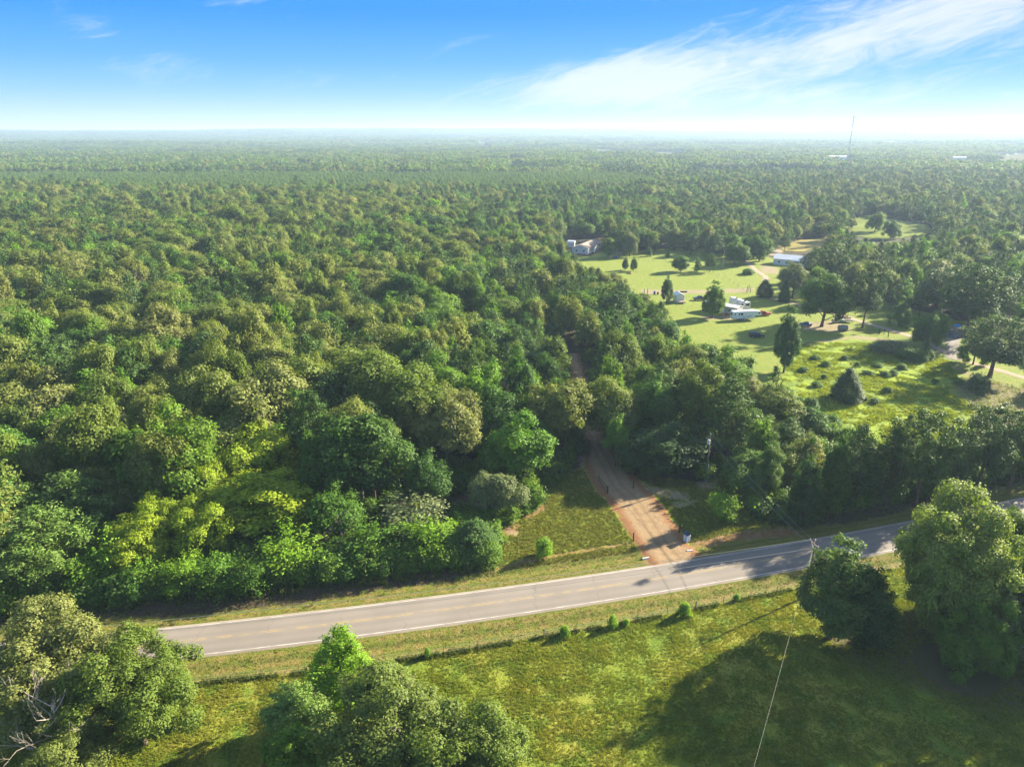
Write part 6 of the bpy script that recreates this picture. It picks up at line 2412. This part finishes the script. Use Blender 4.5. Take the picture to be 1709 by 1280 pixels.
# ------------------------------------------------------------------ masts on the horizon
for (bx, by, tx, ty, lab, wv) in ((1413, 277, 1422, 194, 'tall thin radio mast with dishes rising above the horizon', 1.0), (1479, 246, 1482, 220, 'faint second mast farther off, right of the tall one', 1.3)):
    x, y = at(bx, by)
    lo, hi = 5, 200
    for _ in range(30):
        m_ = (lo + hi) / 2
        if proj(x, y, m_)[1] > ty:
            lo = m_
        else:
            hi = m_
    hh = min(lo, 104)
    zb = float(terrain(x, y))
    t = empty('radio_mast', (x, y, zb), .3, lab, 'mast')
    MS = mat('mast_steel', (.22, .23, .25), .5)
    mb = MB()
    for k in range(3):
        a = k * 2.094
        mb.tube([(math.cos(a) * 1.3 * wv, math.sin(a) * 1.3 * wv, 0), (math.cos(a) * .55 * wv, math.sin(a) * .55 * wv, hh - zb)], .22 * wv, 4)
    mb.obj('tower_legs', MS, t)
    mb = MB()
    ns = int(hh / 4)
    for s in range(ns):
        z0, z1 = (hh - zb) * s / ns, (hh - zb) * (s + 1) / ns
        r0 = 1.3 * wv - .75 * wv * s / ns
        r1 = 1.3 * wv - .75 * wv * (s + 1) / ns
        for k in range(3):
            a0, a1 = k * 2.094, (k + 1) * 2.094
            mb.tube([(math.cos(a0) * r0, math.sin(a0) * r0, z0), (math.cos(a1) * r1, math.sin(a1) * r1, z1)], .12 * wv, 3, cap=False)
    mb.obj('lattice', MS, t)
    for q in ((.985, 0.), (.92, -1.6), (.83, .8)):
        d = MB()
        zz = (hh - zb) * q[0]
        for sgn in (-1, 1):
            d.box((sgn * 2.4, 0, zz), (1.6, 1.6, 1.0))
        d.box((0, 0, zz - .3), (5.2, .3, .3))
        d.obj('antenna', WHITE, t)
    for k in range(3):
        a = k * 2.094 + .4
        MB().tube([(0, 0, (hh - zb) * .9), (math.cos(a) * hh * .45, math.sin(a) * hh * .45, 1)], .05, 3).obj('guy_wire', MS, t)

# far buildings
for px, py, Lb, hb, m, lab in ((1490, 248, 150, 12, WROOF, 'long white roof far off at the foot of the second mast'), (1396, 273, 60, 7, WHITE, 'pale low building in the haze left of the tall mast'),
                               (1598, 275, 45, 7, WHITE, 'pale far building at the right in the haze'), (118, 272, 14, 6, WHITE, 'tiny white house among the far trees at the upper left'),
                               (1002, 234, 50, 16, WHITE, 'distant white block near the middle of the horizon')):
    x, y = at(px, py)
    zb = float(terrain(x, y))
    t = empty('far_building', (x, y, zb), rng.uniform(-.2, .2), lab, 'building')
    Lb *= .6
    MB().box((0, 0, 4 + hb / 2), (Lb, Lb * .4, hb + 8)).obj('wall', WHITE, t)
    mb = MB()
    mb.v += [(-Lb / 2 - 1, -Lb * .22, hb + 8), (Lb / 2 + 1, -Lb * .22, hb + 8), (Lb / 2 + 1, Lb * .22, hb + 8), (-Lb / 2 - 1, Lb * .22, hb + 8), (-Lb / 2 - 1, 0, hb + 8 + hb * .3), (Lb / 2 + 1, 0, hb + 8 + hb * .3)]
    mb.f += [(0, 1, 5, 4), (2, 3, 4, 5), (0, 4, 3), (1, 2, 5), (0, 3, 2, 1)]
    mb.mi += [0] * 5
    mb.obj('roof', m, t)

# ------------------------------------------------------------------ haze: one box of even, pale air
HZ = bpy.data.materials.new('haze')
HZ.use_nodes = True
t = NT(HZ.node_tree)
out = t.n('ShaderNodeOutputMaterial')
pv = t.n('ShaderNodeVolumePrincipled', {'Color': (0.42, 0.56, 0.78, 1), 'Density': 0.000150, 'Anisotropy': 0.18})
t.put(out.inputs['Volume'], pv)
hb_ = MB().box((0, 0, (135 - 3) / 2), (2 * (BIG + 800), 2 * (BIG + 800), 138))
o = hb_.obj('haze', HZ)
tag(o, kind='stuff')
